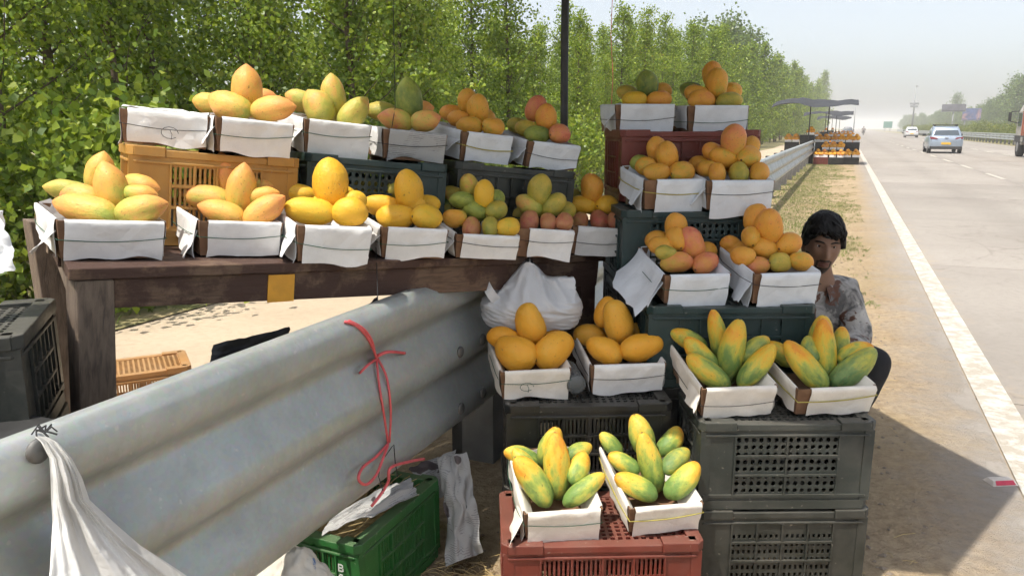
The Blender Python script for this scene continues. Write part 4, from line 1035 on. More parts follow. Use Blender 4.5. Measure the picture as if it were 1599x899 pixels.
mangoes('B1', 'pointed', 'b q 105 297 70 36 172; f p 134 328 104 50 166; m q 127 309 70 38 170; t p 174 292 78 51 105; k p 156 270 66 44 75; b p 221 289 56 32 -14; m p 219 303 52 30 -4; f q 221 327 80 46 14; b q 180 310 50 40 0')
mangoes('B2', 'pointed', 'b q 307 291 64 30 178; m q 323 309 76 37 172; f p 346 331 72 36 163; k p 352 271 64 40 100; t p 377 296 80 44 82; f p 414 328 72 42 35; m p 411 306 50 28 10; b q 404 290 44 26 0; b q 372 312 40 36 0')
mangoes('B3', 'oval', 'b y 463 302 62 30 172; f y 485 329 76 43 172; t y 517 287 77 57 95; f y 546 332 54 42 0; m y 551 315 42 32 20; m y 512 318 50 36 0; b y 535 305 40 30 0')
mangoes('B4', 'oval', 'b v 580 298 62 32 172; m y 595 320 56 32 175; f y 618 338 60 37 0; t y 638 299 66 45 95; f y 666 339 44 39 0; b y 667 319 40 30 0; b v 618 296 34 28 0; m y 645 322 40 32 0')
mangoes('B5', 'oval', 'k v 732 291 36 29 90; t y 756 304 45 31 90; b v 706 302 34 24 170; m g 723 314 42 27 172; b g 688 316 32 24 175; m g 742 329 42 29 160; m v 775 329 34 30 30; b v 693 328 30 24 170; f o 710 340 36 28 178; f e 736 356 33 30 90; f v 766 356 30 29 90; f y 793 355 35 31 20; b g 774 311 30 26 60; b g 745 318 30 26 0')
mangoes('B6', 'oval', 't v 843 297 49 36 85; b g 803 311 38 27 175; m q 827 320 45 29 152; m v 865 320 42 31 40; b v 803 333 32 27 170; f e 826 346 31 30 90; f e 855 347 27 26 90; f e 880 346 28 26 60; b v 884 329 30 26 20; b v 846 325 32 28 0')
mangoes('B7', 'oval', 't o 923 294 44 34 95; m y 910 320 42 28 170; m y 947 320 35 30 10; b v 889 303 38 24 172; f e 907 346 28 25 80; f e 935 344 31 28 90; f e 960 344 29 26 70; b v 925 322 32 26 0; b v 893 322 28 26 0')
mangoes('T2', 'pointed', 't p 386 136 66 46 90; f p 358 164 71 42 158; b p 323 161 44 32 170; f p 427 170 71 38 5; b p 411 152 42 28 0; b p 390 166 40 34 0')
mangoes('T3', 'pointed', 't q 521 148 63 35 98; f q 496 168 60 43 118; b q 468 156 46 33 160; f q 553 176 60 39 50; b q 524 178 40 34 0')
mangoes('T4', 'pointed', 't g 638 156 68 40 92; b v 595 174 52 31 172; f q 617 188 54 32 166; f q 665 189 46 31 12; b p 659 171 36 28 10; b v 640 184 40 30 0')
mangoes('T5', 'oval', 't o 747 171 40 35 95; k o 731 159 34 30 100; b o 705 177 36 25 172; m o 717 186 36 26 170; f o 734 197 42 30 178; f o 770 198 33 29 10; b o 756 186 34 30 0')
mangoes('T6', 'oval', 't o 853 184 40 32 92; k r 837 170 39 31 60; b v 808 196 32 24 172; m v 822 201 35 27 170; f g 839 210 40 28 178; f r 874 210 33 29 10; b v 858 202 34 28 0')
mangoes('S1', 'oval', 't g 1010 133 39 33 92; b v 981 146 36 26 165; f y 991 156 38 26 0; f o 1029 156 39 27 5; b o 1033 144 32 26 10; b o 1008 154 32 26 0')
mangoes('S2', 'oval', 't o 1119 131 42 36 94; k o 1113 117 34 31 100; b g 1079 141 34 24 170; m o 1088 147 38 29 165; f o 1095 156 42 29 0; f v 1138 158 41 27 10; b o 1142 143 32 28 0; b o 1115 152 32 28 0')
mangoes('S3', 'oval', 't o 1041 245 38 36 95; k o 1026 234 34 31 110; b g 1000 255 32 24 172; m o 1009 260 32 27 170; f o 1026 269 42 27 0; f o 1065 269 39 32 10; b o 1048 262 32 28 0')
mangoes('S4', 'oval', 't r 1146 220 41 39 95; k o 1114 237 34 27 160; m o 1129 246 42 29 160; m o 1168 245 37 34 30; b o 1171 227 32 26 40; b o 1092 256 30 26 170; m o 1104 263 28 26 170; f o 1120 271 34 28 90; f v 1154 270 32 29 90; f o 1185 270 33 29 60; b o 1148 256 32 30 0')
mangoes('S5', 'oval', 'k o 1055 354 36 33 95; m o 1057 373 34 32 100; t r 1080 381 54 40 112; b o 1026 376 34 30 165; m o 1032 384 36 30 165; f v 1041 396 36 26 165; f r 1057 410 50 31 5; f r 1101 411 42 34 30; b o 1103 393 34 28 20; b o 1078 402 34 30 0')
mangoes('S6', 'oval', 't o 1202 353 48 41 100; k o 1180 341 40 35 75; m o 1172 370 30 28 90; m o 1192 387 43 32 160; m o 1231 382 41 35 20; b o 1141 381 32 24 165; b o 1149 389 31 27 165; f o 1160 399 34 30 165; f r 1183 414 36 28 175; f v 1218 410 37 30 0; f o 1251 408 38 30 -8; b o 1212 390 34 30 0')
mangoes('F1', 'blunt', 't d 829 505 64 44 108; f d 806 550 65 52 158; m d 786 528 50 36 165; f d 865 547 67 49 42; b d 855 521 38 32 20; b d 828 538 42 36 0')
mangoes('F2', 'blunt', 't d 964 502 67 45 104; k d 945 487 48 34 75; b d 921 525 50 36 165; f d 944 547 58 41 150; f d 1001 542 67 45 14; b d 995 519 40 32 10; b d 968 535 40 36 0')
mangoes('G1', 'long', 'b l 1076 532 60 30 150; m l 1094 552 64 32 135; f l 1106 580 78 36 142; k l 1119 521 74 28 100; t l 1144 547 96 41 82; m n 1178 546 56 32 42; f l 1182 571 82 37 50; b l 1136 580 50 32 60')
mangoes('G2', 'long', 'b l 1217 552 52 28 140; f l 1258 570 90 39 130; t l 1287 546 94 37 96; k l 1280 520 48 32 80; b l 1313 534 46 28 75; m l 1335 552 58 30 22; f n 1332 574 84 39 40; m n 1266 545 40 26 90; b l 1292 584 50 32 60')
mangoes('H1', 'long', 'b j 816 714 58 29 160; m j 823 727 64 32 130; f j 832 751 90 43 125; t j 869 727 102 39 92; k j 860 699 66 36 75; b j 903 705 44 27 22; m j 904 731 48 33 60; f j 912 764 76 34 36; b n 876 765 50 34 60')
mangoes('H2', 'long', 'k j 1001 680 68 39 108; t j 1015 722 98 39 106; b j 1046 689 52 32 46; m n 1055 719 52 33 32; f j 1066 750 70 37 46; b j 954 694 46 25 130; m j 974 723 52 30 150; f j 993 759 72 37 152; b n 1031 765 44 30 70')
# ------------------------------------------------------------------ the seller crouching behind the boxes
HC = PT(1284, 384, 3.2)
pe = empty('person', Vector((HC.x, HC.y, 0)), 'young man in a grey and brown patterned shirt crouching beside the crates', 'person')
def skinmesh(name, mat, nodes, edges, parent, sub=2, bake=False):
    me = bpy.data.meshes.new(name); me.from_pydata([Vector(n[:3]) for n in nodes], [], []); me.edges.add(len(edges))
    me.edges.foreach_set('vertices', [i for e in edges for i in e]); me.update()
    o = link(name, me, None); sk = o.modifiers.new('skin', 'SKIN'); sk.use_smooth_shade = True
    ss = o.modifiers.new('sub', 'SUBSURF'); ss.levels = sub; ss.render_levels = sub
    lay = me.skin_vertices[0].data if me.skin_vertices else None
    if lay is None:
        bm = bmesh.new(); bm.from_mesh(me); bm.verts.layers.skin.verify(); bm.to_mesh(me); bm.free(); lay = me.skin_vertices[0].data
    for i, n in enumerate(nodes):
        rx = n[3]; ry = n[4] if len(n) > 4 else rx; lay[i].radius = (rx, ry); lay[i].use_root = (i == 0)
    SKINS.append((o, mat, parent)); return o
SKINS = []
def bake_skins():
    dg = bpy.context.evaluated_depsgraph_get()
    done = [(o, mat, parent, bpy.data.meshes.new_from_object(o.evaluated_get(dg))) for o, mat, parent in SKINS]
    for o, mat, parent, m2 in done:
        o.modifiers.clear(); o.data = m2; m2.materials.clear(); m2.materials.append(MATS[mat])
        m2.polygons.foreach_set('use_smooth', [True] * len(m2.polygons)); o.parent = parent
hx, hy, hz = 0, 0, HC.z
# local coordinates: x to the right of the picture, -y towards the camera
J = {'pelvis': (-.03, .20, .30), 'belly': (-.03, .17, .45), 'chest': (-.015, .10, .62), 'nb': (-.005, .06, .775), 'neck': (0, .035, .84), 'head': (0, .02, .93),
     'ls': (.135, .06, .745), 'le': (.165, -.06, .555), 'lw': (.00, -.22, .53), 'lh': (-.06, -.27, .525),
     'rs': (-.17, .07, .735), 're': (-.20, -.06, .55), 'rw': (-.09, -.22, .535), 'rh': (-.05, -.27, .53),
     'lhip': (.06, .18, .29), 'lk': (.105, -.34, .575), 'la': (-.01, -.20, .09), 'lt': (.0, -.36, .035),
     'rhip': (-.12, .18, .29), 'rk': (-.19, -.30, .55), 'ra': (-.14, -.16, .09), 'rt': (-.15, -.32, .035)}
def mk(names, rad): return [(*J[n], *((r_,) if not isinstance(r_, tuple) else r_)) for n, r_ in zip(names, rad)]
bn = ['pelvis', 'belly', 'chest', 'nb', 'neck', 'head', 'ls', 'le', 'lw', 'lh', 'rs', 're', 'rw', 'rh', 'lhip', 'lk', 'la', 'lt', 'rhip', 'rk', 'ra', 'rt']
br_ = [.12, .12, .13, .07, .052, .05, .05, .04, .027, .03, .05, .04, .027, .03, .08, .055, .035, .03, .08, .055, .035, .03]
ed = [(0, 1), (1, 2), (2, 3), (3, 4), (4, 5), (3, 6), (6, 7), (7, 8), (8, 9), (3, 10), (10, 11), (11, 12), (12, 13), (0, 14), (14, 15), (15, 16), (16, 17), (0, 18), (18, 19), (19, 20), (20, 21)]
body = skinmesh('body', 'skin', mk(bn, br_), ed, pe)
# fingers: hands clasped in front of the knees
def hand(w, h, s):
    w, h = Vector(J[w]), Vector(J[h]); d = (h - w).normalized(); side = d.cross(Vector((0, 0, 1))).normalized() * s; dn = Vector((0, 0, -1))
    for k, (o_, L) in enumerate(((-.030, .062), (-.010, .075), (.010, .070), (.028, .055))):
        b0 = h + side * o_ + d * .02; nodes = [(*b0, .0088), (*(b0 + d * L * .45 + dn * .006), .0082), (*(b0 + d * L * .75 + dn * .022), .0075), (*(b0 + d * L * .8 + dn * .042), .006)]
        skinmesh('finger', 'skin', nodes, [(0, 1), (1, 2), (2, 3)], pe, 1)
    b0 = h - d * .015 - side * .03; skinmesh('thumb', 'skin', [(*b0, .011), (*(b0 - side * .022 + d * .025), .0095), (*(b0 - side * .024 + d * .052 + dn * .01), .0075)], [(0, 1), (1, 2)], pe, 1)
hand('lw', 'lh', 1); hand('rw', 'rh', -1)
sn = ['pelvis', 'belly', 'chest', 'nb', 'ls', 'le', 'lw', 'rs', 're', 'rw']
sh = skinmesh('shirt', 'shirt', mk(sn, [(.16, .15), (.155, .15), (.165, .14), (.075, .06), (.078, .075), (.063, .06), (.046, .046), (.078, .075), (.063, .06), (.046, .046)]), [(0, 1), (1, 2), (2, 3), (3, 4), (4, 5), (5, 6), (3, 7), (7, 8), (8, 9)], pe, 3)
tn_ = ['pelvis', 'lhip', 'lk', 'la', 'rhip', 'rk', 'ra']
tr_ = skinmesh('trousers', 'trousers', mk(tn_, [.145, .10, .082, .066, .10, .082, .066]), [(0, 1), (1, 2), (2, 3), (0, 4), (4, 5), (5, 6)], pe, 3)
for a_, t_ in (('la', 'lt'), ('ra', 'rt')):
    a_, t_ = Vector(J[a_]), Vector(J[t_]); skinmesh('sandal', 'trim_black', [(*(a_ + Vector((0, .05, -.05))), .04, .025), (*(a_.lerp(t_, .5) + Vector((0, 0, -.02))), .042, .022), (*(t_ + Vector((0, -.02, -.01))), .038, .02)], [(0, 1), (1, 2)], pe, 2)

bake_skins()
# head with a face, joined to the body mesh
def sst(a, b, x): t_ = max(0, min(1, (x - a) / (b - a))); return t_ * t_ * (3 - 2 * t_)
def gs(x, s): return math.exp(-(x / s) ** 2)
def face(d):
    x, y, z = d.x * .076, d.y * .096, d.z * .120
    f = sst(.15, .75, -d.y)
    if z < 0:
        k = sst(0, .115, -z); x *= 1 - .30 * k; y = y * (1 - .10 * k) - .012 * k * (1 if d.y < 0 else -.8)
    else: x *= 1 - .06 * sst(.05, .12, z)
    if d.y < 0: y *= 1 - .06 * gs(x, .03)
    y -= f * (.024 * gs(x, .0105 + .006 * sst(.02, -.03, z)) * gs(z + .018 - 0, .026) * (1 if z < .012 else .65) + .006 * gs(x, .014) * gs(z - .012, .022))
    y -= f * .005 * gs(z - .030, .009) * gs(abs(x) - .028, .028)
    y += f * .010 * gs(abs(x) - .031, .014) * gs(z - .014, .011)
    y -= f * .004 * gs(abs(x) - .047, .018) * gs(z + .014, .018)
    y -= f * (.007 * gs(x, .021) * gs(z + .054, .006) + .008 * gs(x, .019) * gs(z + .067, .006)) - f * .004 * gs(x, .026) * gs(z + .0605, .0028)
    y -= f * .009 * gs(x, .022) * gs(z + .100, .016)
    return Vector((x, y, z))
bm = bmesh.new(); bm.from_mesh(body.data); nb_ = len(bm.faces)
HR = Matrix.Rotation(R(4), 4, 'Y') @ Matrix.Rotation(R(-10), 4, 'Z') @ Matrix.Rotation(R(4), 4, 'X')
HM = Matrix.Translation((0, 0, HC.z)) @ HR @ Matrix.Diagonal((.92, .98, .99, 1))
nu, nv = 92, 72; rings = []
for i in range(nv + 1):
    ph = math.pi * i / nv
    if i in (0, nv): rings.append([bm.verts.new(HM @ face(Vector((0, 0, math.cos(ph)))))]); continue
    rings.append([bm.verts.new(HM @ face(Vector((math.sin(ph) * math.cos(2 * math.pi * j / nu), math.sin(ph) * math.sin(2 * math.pi * j / nu), math.cos(ph))))) for j in range(nu)])
HI = HM.inverted()
def mat_at(p):
    p = HI @ p; x, y, z = p
    if y < -.03:
        if abs(x) < .023 * (1 - .2 * abs(z + .06) / .01) and -.0715 < z < -.0505: return 2
        if abs(x) < .030 and -.0495 < z < -.0385 - .25 * abs(x): return 1
        if abs(x) < .026 and z < -.076: return 1
        if .024 < abs(x) < .033 and -.085 < z <= -.045: return 1
    if z < -.083 and y < .01: return 1
    if abs(x) > .055 and -.07 < z < -.0 and -.05 < y < -.012: return 1 if z < -.02 else 0
    return 0
for i in range(nv):
    a, b_ = rings[i], rings[i + 1]
    for j in range(nu):
        k = (j + 1) % nu
        vs = [a[0], b_[j], b_[k]] if len(a) == 1 else ([a[j], b_[0], a[k]] if len(b_) == 1 else [a[j], b_[j], b_[k], a[k]])
        f = bm.faces.new(vs); f.smooth = True
        c = sum((v.co for v in vs), Vector()) / len(vs); f.material_index = mat_at(c)
for s in (-1, 1):                                                   # ears
    e0 = bmesh.ops.create_uvsphere(bm, u_segments=14, v_segments=10, radius=1)
    for v in e0['verts']:
        q = v.co.copy(); v.co = HM @ Vector((s * (.073 + .010 * q.x * .6 + .006 * (q.y > .2)), .012 + .020 * q.y, -.008 + .032 * q.z))
    for f in bm.faces[-140:]: f.smooth = True
bmesh.ops.recalc_face_normals(bm, faces=bm.faces)
bm.to_mesh(body.data); bm.free()
MATS['beard'] = simple('beard', (.028, .016, .011), .7, .4, 60)
for m_ in ('beard', 'lip'): body.data.materials.append(MATS[m_])
# hair: shell pulled out of the skull above the hairline
bm = bmesh.new(); bmesh.ops.create_icosphere(bm, subdivisions=6, radius=1)
for v in bm.verts:
    d = v.co.normalized(); p = face(d); az = math.atan2(d.x, -d.y)
    line_ = .062 - .020 * gs(az - .5, .45) + (-.060 * sst(.75, 1.25, abs(az))) + (-.055 * sst(1.5, 2.4, abs(az)))
    m_ = sst(line_ - .006, line_ + .010, p.z + .010 * nz(d * 6, 1, 2) + .006 * nz(d * 16, 1, 3))
    thick = .013 + .017 * sst(.02, .12, p.z) + .006 * sst(.5, 1, abs(d.x)) + .005 * nz(d * 3, 1, 4) + .004 * (1 - 2 * abs(nz((d.x * 16 + d.z * 3, d.y * 6, d.z * 2.5), 1, 5)))
    n_ = Vector((d.x, d.y, d.z * .9)).normalized()
    v.co = HM @ (p * .93).lerp(p + n_ * thick, m_)
me = bpy.data.meshes.new('hair'); bm.to_mesh(me); bm.free(); me.materials.append(MATS['hair']); me.polygons.foreach_set('use_smooth', [True] * len(me.polygons)); link('hair', me, pe)
mb = MB()
for k in range(70):                                                 # loose locks of the fringe
    az = -1.3 + 2.6 * k / 69 + U(-.05, .05); d0 = Vector((math.sin(az) * .8, -math.cos(az) * .8, .6)).normalized()
    p0 = face(d0) + d0 * .016; dr = Vector((math.copysign(.35, az + .15) + U(-.2, .2), 0, -1)).normalized(); L = U(.018, .04) * (1.25 if abs(az) > .7 else .8)
    p1 = p0 + dr * L * .5 + Vector((0, -.006, 0)) + d0 * .004; p2 = p0 + dr * L + Vector((0, -.002, 0))
    mb.tube([HM @ p0, HM @ p1, HM @ p2], [.0065, .005, .0012], 5)
for k in range(70):                                                 # swept strands over the crown
    a = U(0, 6.28); el = U(.35, 1.3); d0 = Vector((math.cos(a) * math.cos(el), math.sin(a) * math.cos(el), math.sin(el)))
    q = []; dr = Vector((.8 if d0.x > -.25 else -.8, -.30, 0)) + Vector((U(-.2, .2), U(-.2, .2), 0)); dv_ = d0.copy()
    for i in range(5):
        q.append(HM @ (face(dv_) + dv_ * (.021 + .010 * sst(.2, .8, dv_.z) - .0012 * i))); dv_ = (dv_ + (dr - dv_ * dr.dot(dv_)) * .13).normalized()
    mb.tube(q, [.002, .0055, .006, .005, .0015], 5)
mb.build('fringe', 'hair', pe, True)
for s in (-1, 1):
    ec = Vector((s * .0315, face(Vector((s * .39, -.9, .12)).normalized()).y + .0085, .0135))
    mb = MB(); mb.lathe([(.0005, -.0115), (.006, -.0098), (.010, -.0055), (.0115, 0), (.010, .0055), (.006, .0098), (.0005, .0115)], 14)
    o = mb.build('eye', 'eye_white', pe, True); o.matrix_local = HM @ Matrix.Translation(ec) @ Matrix.Scale(.95, 4)
    mb = MB(); mb.lathe([(.0003, 0), (.0055, 0), (.0050, .0016), (.0003, .0024)], 12); i_ = mb.build('iris', 'iris', o, True); i_.matrix_local = Matrix.Translation((.000, -.0103, .0)) @ Matrix.Rotation(R(90), 4, 'X')
    for nm, z0, th, y0, mt in (('upper_eyelid', .0075, .0030, -.0095, 'skin'), ('eyebrow', .0195, .0034, -.0115, 'hair')):
        wd = .017 if nm == 'upper_eyelid' else .022
        pts = [HM @ (Vector((ec.x + wd * q, 0, ec.z + z0 - .0045 * q * q + (.002 * s * q if nm == 'eyebrow' else 0))) + Vector((0, face(Vector(((ec.x + wd * q) / .076, -.9, (ec.z + z0) / .12)).normalized()).y - (.001 if nm == 'eyebrow' else .0022), 0))) for q in (-1, -.5, 0, .5, 1)]
        mb = MB(); mb.tube(pts, [th * .5, th, th, th, th * .4], 6); mb.build(nm, mt, pe, True)
# shirt
for v in sh.data.vertices:
    n_ = v.normal; k = .010 * (1 - 2 * abs(nz((v.co.x * 9, v.co.y * 9, v.co.z * 5), 1, 8))) + .006 * nz(v.co * 22, 1, 9); v.co = v.co + n_ * k
for s in (-1, 1):                                                   # open collar
    P = []
    for i in range(7):
        f = i / 6; a = s * (.35 + 2.4 * f)
        c = Vector((.065 * math.sin(a), .045 - .075 * math.cos(a) * (1 if f < .5 else .9), .805 + .012 * f - .035 * (1 - f) ** 2))
        o_ = Vector((.030 * math.sin(a), -.026 * math.cos(a), -.028 - .022 * (1 - f)))
        P.append([c + Vector((0, 0, .004)), c + o_ * .5 + Vector((0, 0, .006)), c + o_])
    mb = MB(); mb.sheet(P, .0025 * s); mb.build('collar', 'shirt', sh, True)
# trousers
for v in tr_.data.vertices: v.co = v.co + v.normal * .007 * nz(v.co * 12, 1, 9)
# ------------------------------------------------------------------ the awning over the stall (out of frame, its shade and pole in it)
PB = Vector((.225, 3.40, 0))
aw = empty('stall_awning', PB, 'dark sheet awning on a thin black pole above the stall', 'awning')
mb = MB(); mb.tube([(0, 0, 0), (.004, 0, 1.0), (-.002, 0, 1.8), (0, 0, 2.36)], .0165, 10); mb.build('pole', 'steel_dark', aw, True)
edge = [(-.78, 1.78), (-.35, 1.80), (.1, 1.74), (.62, 1.62), (1.26, 2.25), (1.15, 2.8), (1.08, 3.22), (1.12, 4.0), (1.05, 4.9), (.2, 5.0), (-.62, 4.9), (-.72, 3.6), (-.76, 2.6)]
mb = MB(); ctr = Vector((0, 0, 2.40)); P = []
for f in (0.02, .25, .5, .75, 1):
    P.append([ctr.lerp(Vector((x - PB.x, y - PB.y, 2.30 + .03 * math.sin(k * 2.1))), f) - Vector((0, 0, .05 * math.sin(math.pi * f) * (1 + math.sin(k * 2.0)))) for k, (x, y) in enumerate(edge)])
P = [q + [q[0]] for q in P]; mb.sheet(P, .002); mb.build('sheet', 'tarp', aw, True)
mb = MB(); mb.tube([(-.95, -1.55, 2.31), (0, 0, 2.37), (.85, 1.5, 2.31)], .012, 6); mb.tube([(.98, -1.12, 2.31), (0, 0, 2.355), (-.8, 1.45, 2.31)], .012, 6); mb.build('cross_rib', 'steel_dark', aw, True)
mb = MB(); p0 = PT(617, 168, 2.66); p1 = PT(590, 470, 2.1)
mb.tube([Vector((p0.x + .01, p0.y, 2.3)), p0, Vector((p0.x - .03, p0.y - .30, 1.12)), p1], .0012, 4); tag(mb.build('black_thread', 'twine_black'), 'thin black thread hanging past the newspaper box', 'thread')
mb = MB(); p0 = PT(955, 120, 3.5); mb.tube([Vector((p0.x, p0.y, 2.32)), p0 + Vector((-.008, 0, .18)), p0 + Vector((.006, 0, 0)), p0 + Vector((0, 0, -.2))], .0016, 5); tag(mb.build('orange_cord', 'pink_cord'), 'thin orange cord hanging beside the red top crate', 'cord')

# ------------------------------------------------------------------ plastic bags
def blob_bag(name, mat, loc, size, pulls, label, seed, amp=.05, sub=6, flat=.0):
    bm = bmesh.new(); bmesh.ops.create_icosphere(bm, subdivisions=sub, radius=1)
    for v in bm.verts:
        d = v.co.normalized(); k = 1 + .12 * nz(d * 1.7, 1, seed)
        fold = nz((d.x * 3.4 + d.z * 3.0, d.y * 4, d.z * 6.5 - d.x * 1.5), 1, seed + 1); fold2 = nz((d.x * 5, d.y * 7, d.z * 15 + d.x * 6), 1, seed + 2); fold3 = nz((d.x * 22 + d.z * 9, d.y * 16, d.z * 20), 1, seed + 3)
        k += amp * 1.3 * fold + amp * .45 * (1 - 2 * abs(fold2)) + amp * .12 * fold3
        p = Vector((d.x * size[0], d.y * size[1], d.z * size[2])) * k
        if p.z < -size[2] * (.72): p.z = -size[2] * .72 + (p.z + size[2] * .72) * .15
        for (q, rad, pw) in pulls:
            q = Vector(q); w_ = math.exp(-((p - q * .72).length / rad) ** 2) * pw
            p = p.lerp(q + (p - q) * .18, min(.95, w_))
        v.co = p
    me = bpy.data.meshes.new(name); bm.to_mesh(me); bm.free(); me.materials.append(MATS[mat])
    me.polygons.foreach_set('use_smooth', [True] * len(me.polygons))
    o = link(name, me); o.location = loc; return tag(o, label, 'bag')
bc = PT(830, 508, 2.74)
def gathered_bag(name, mat, loc, wx, dy, H, peaks, seed):
    """a full carrier bag: smooth belly, upper part gathered into a thin crest with peaks"""
    P = []; nh, nt_ = 46, 150
    for i in range(nh + 1):
        h = i / nh; row = []
        belly = math.sin(math.pi * min(1, .16 + h * .62)) ** .55
        b_ = dy * (belly * (1 - sst_(.45, 1, h)) + .10 * sst_(.45, 1, h)); a_ = wx * (belly ** .6 * (.93 + .07 * math.cos(3 * h)) * (1 - .10 * sst_(.55, .8, h)) + .06 * sst_(.75, 1, h))
        if i == 0: a_ *= .86; b_ *= .8
        for j in range(nt_):
            th = 2 * math.pi * j / nt_; c, s = math.cos(th), math.sin(th)
            c = math.copysign(abs(c) ** .8, c); s = math.copysign(abs(s) ** .8, s)
            x = a_ * c; y = b_ * s; z = H * h * (.80 + .05 * c)
            for (px, ph, pw) in peaks: z += ph * gs_(x - px, pw) * sst_(.45, 1, h) ** 1.3
            # creases: long, running slantwise, deeper towards the crest; fine puckers at the sides
            q1 = nz((x * 17 + h * 1.8 * (1 if x > 0 else -1), s * .6, h * 1.5), 1, seed); q2 = nz((x * 42 + h * 4.5, s, h * 2.4), 1, seed + 1); q3 = nz((x * 9, s * 2, h * 14 + x * 20), 1, seed + 2)
            f = (.008 + .030 * sst_(.3, .9, h)) * (1 - 2.2 * abs(q1)) + (.002 + .007 * sst_(.3, 1, h)) * (1 - 2.2 * abs(q2)) + .011 * (1 - 2.4 * abs(q3)) * (1 - .6 * h) * (.4 + abs(c))
            row.append(Vector((x + f * c * .5, y + f * (s if abs(s) > .2 else .2 * math.copysign(1, s)), z + .010 * q1 * h)))
        P.append(row)
    mb = MB(); mb.grid(P, True); mb.f.append(tuple(range(nt_))[::-1]); mb.mi.append(0); k = nh * nt_; mb.f.append(tuple(k + j for j in range(nt_))); mb.mi.append(0)
    o = mb.build(name, mat, None, True); o.location = loc; return o
def sst_(a, b, x): t_ = max(0, min(1, (x - a) / (b - a))); return t_ * t_ * (3 - 2 * t_)
def gs_(x, s): return math.exp(-(x / s) ** 2)
bag = gathered_bag('plastic_bag', 'bag_white', bc, .182, .115, .205, [(-.015, .075, .045), (.170, .035, .030), (-.175, .022, .03)], 4)
tag(bag, 'full white plastic bag standing behind the golden mangoes', 'bag')
mb = MB()
mb.sheet([[Vector((-.172 + .06 * f + .010 * w, -.045 - .05 * math.sin(math.pi * f), .185 - .095 * f + .014 * w)) for w in (-1, 0, 1)] for f in [i / 8 for i in range(9)]], .001)
mb.build('handle', 'bag_white', bag, True)
# bag tied to the rail in the foreground
def rail_pt(u, v, off):
    p0 = RP(0, RAILD + off); return PPL(u, v, p0, RN)
rows = [(681, 54, 72, .02), (690, 64, 90, .035), (715, 77, 112, .045), (745, 79, 128, .055), (780, 80, 140, .06), (815, 82, 178, .07), (850, 80, 218, .085), (885, 78, 272, .10), (930, 74, 338, .12), (985, 70, 395, .13)]
rr_ = []
for k in range(len(rows) - 1):
    for q in range(3): rr_.append(tuple(x + (y - x) * q / 3 for x, y in zip(rows[k], rows[k + 1])))
rr_.append(rows[-1]); P = []
for i, (v, a, b_, off) in enumerate(rr_):
    i = i / 3
    q = []
    for j in range(61):
        f = j / 60; u = a + (b_ - a) * f
        fold = (1 - 2 * abs(nz((f * 4.5, i * .12, 0), 1, 5))) * .016 * min(1, i / 2) + (1 - 2 * abs(nz((f * 11 + i * .15, i * .2, 0), 1, 6))) * .006 + .012 * nz((f * 5, i * .25, 0), 1, 3)
        q.append(rail_pt(u, v, off + .03 * math.sin(math.pi * f) + fold))
    for j in range(60, -1, -1):
        f = j / 60; u = a + (b_ - a) * f
        q.append(rail_pt(u, v, max(.012, off - .02 - .02 * math.sin(math.pi * f) * min(1, i / 4))))
    P.append(q)
mb = MB(); mb.grid([q[::-1] for q in P], True); n0 = 0
o = mb.build('hanging_bag', 'bag_warm', None, True); tag(o, 'white plastic bag tied over the rail in the near left corner', 'bag')
kb = rail_pt(70, 675, .0); mb = MB()
for k in range(7):
    a = k * .9; mb.tube([kb, kb + Vector((.012 * math.cos(a), .010 * math.sin(a), .010 + .006 * math.sin(k * 3))), kb + Vector((.022 * math.cos(a + .9), .016 * math.sin(a + .7), -.002))], .0016, 4)
tag(mb.build('black_string', 'twine_black'), 'knotted black string above the tied white bag', 'string')
# sack at the lower edge
blob_bag('printed_sack', 'sack', PT(452, 955, 1.98), (.13, .12, .16), [((.04, 0, .2), .08, .7)], 'printed white sack below the rail beside the green crate', 12, .06)
# pieces of black plastic behind the rail
def crumple(name, mat, corners, n, amp, seed, label, cat, th=.0012):
    A, B, C_, D_ = [Vector(c) for c in corners]; P = []
    nrm = (B - A).cross(D_ - A).normalized()
    for i in range(n + 1):
        f = i / n; q = []
        for j in range(n + 1):
            g_ = j / n; p = A.lerp(B, g_).lerp(D_.lerp(C_, g_), f)
            k = nz((f * 2.6, g_ * 2.6, 0), 1, seed) + .5 * (1 - 2 * abs(nz((f * 5.5, g_ * 5.5, 0), 1, seed + 1))) - .25
            e_ = .5 * amp * nz((f * 6, g_ * 6, 3), 1, seed + 2)
            q.append(p + nrm * amp * k + (B - A).normalized() * e_)
        P.append(q)
    mb = MB(); mb.sheet(P, th); return tag(mb.build(name, mat, None, True), label, cat)
crumple('black_sheet', 'black_plastic', (PT(326, 590, 2.0), PT(446, 560, 2.2), PT(450, 512, 2.25), PT(330, 540, 2.05)), 12, .02, 3, 'crumpled black plastic sheet behind the rail', 'sheet')
crumple('black_scrap', 'black_plastic', (PT(560, 505, 2.3), PT(592, 492, 2.3), PT(590, 462, 2.32), PT(572, 480, 2.32)), 8, .012, 5, 'small black plastic scrap under the table', 'scrap')
crumple('white_paper_scrap', 'paper', (PT(188, 640, 2.9), PT(215, 634, 2.9), PT(212, 612, 2.95), PT(192, 620, 2.95)), 6, .015, 6, 'white paper scrap beside the orange crate', 'paper')
crumple('plastic_sheet', 'bag_white', (PT(-70, 452, 1.60), PT(31, 420, 1.62), PT(6, 333, 1.66), PT(-60, 300, 1.66)), 16, .03, 22, 'white plastic sheet hanging at the left edge above the black crates', 'sheet')
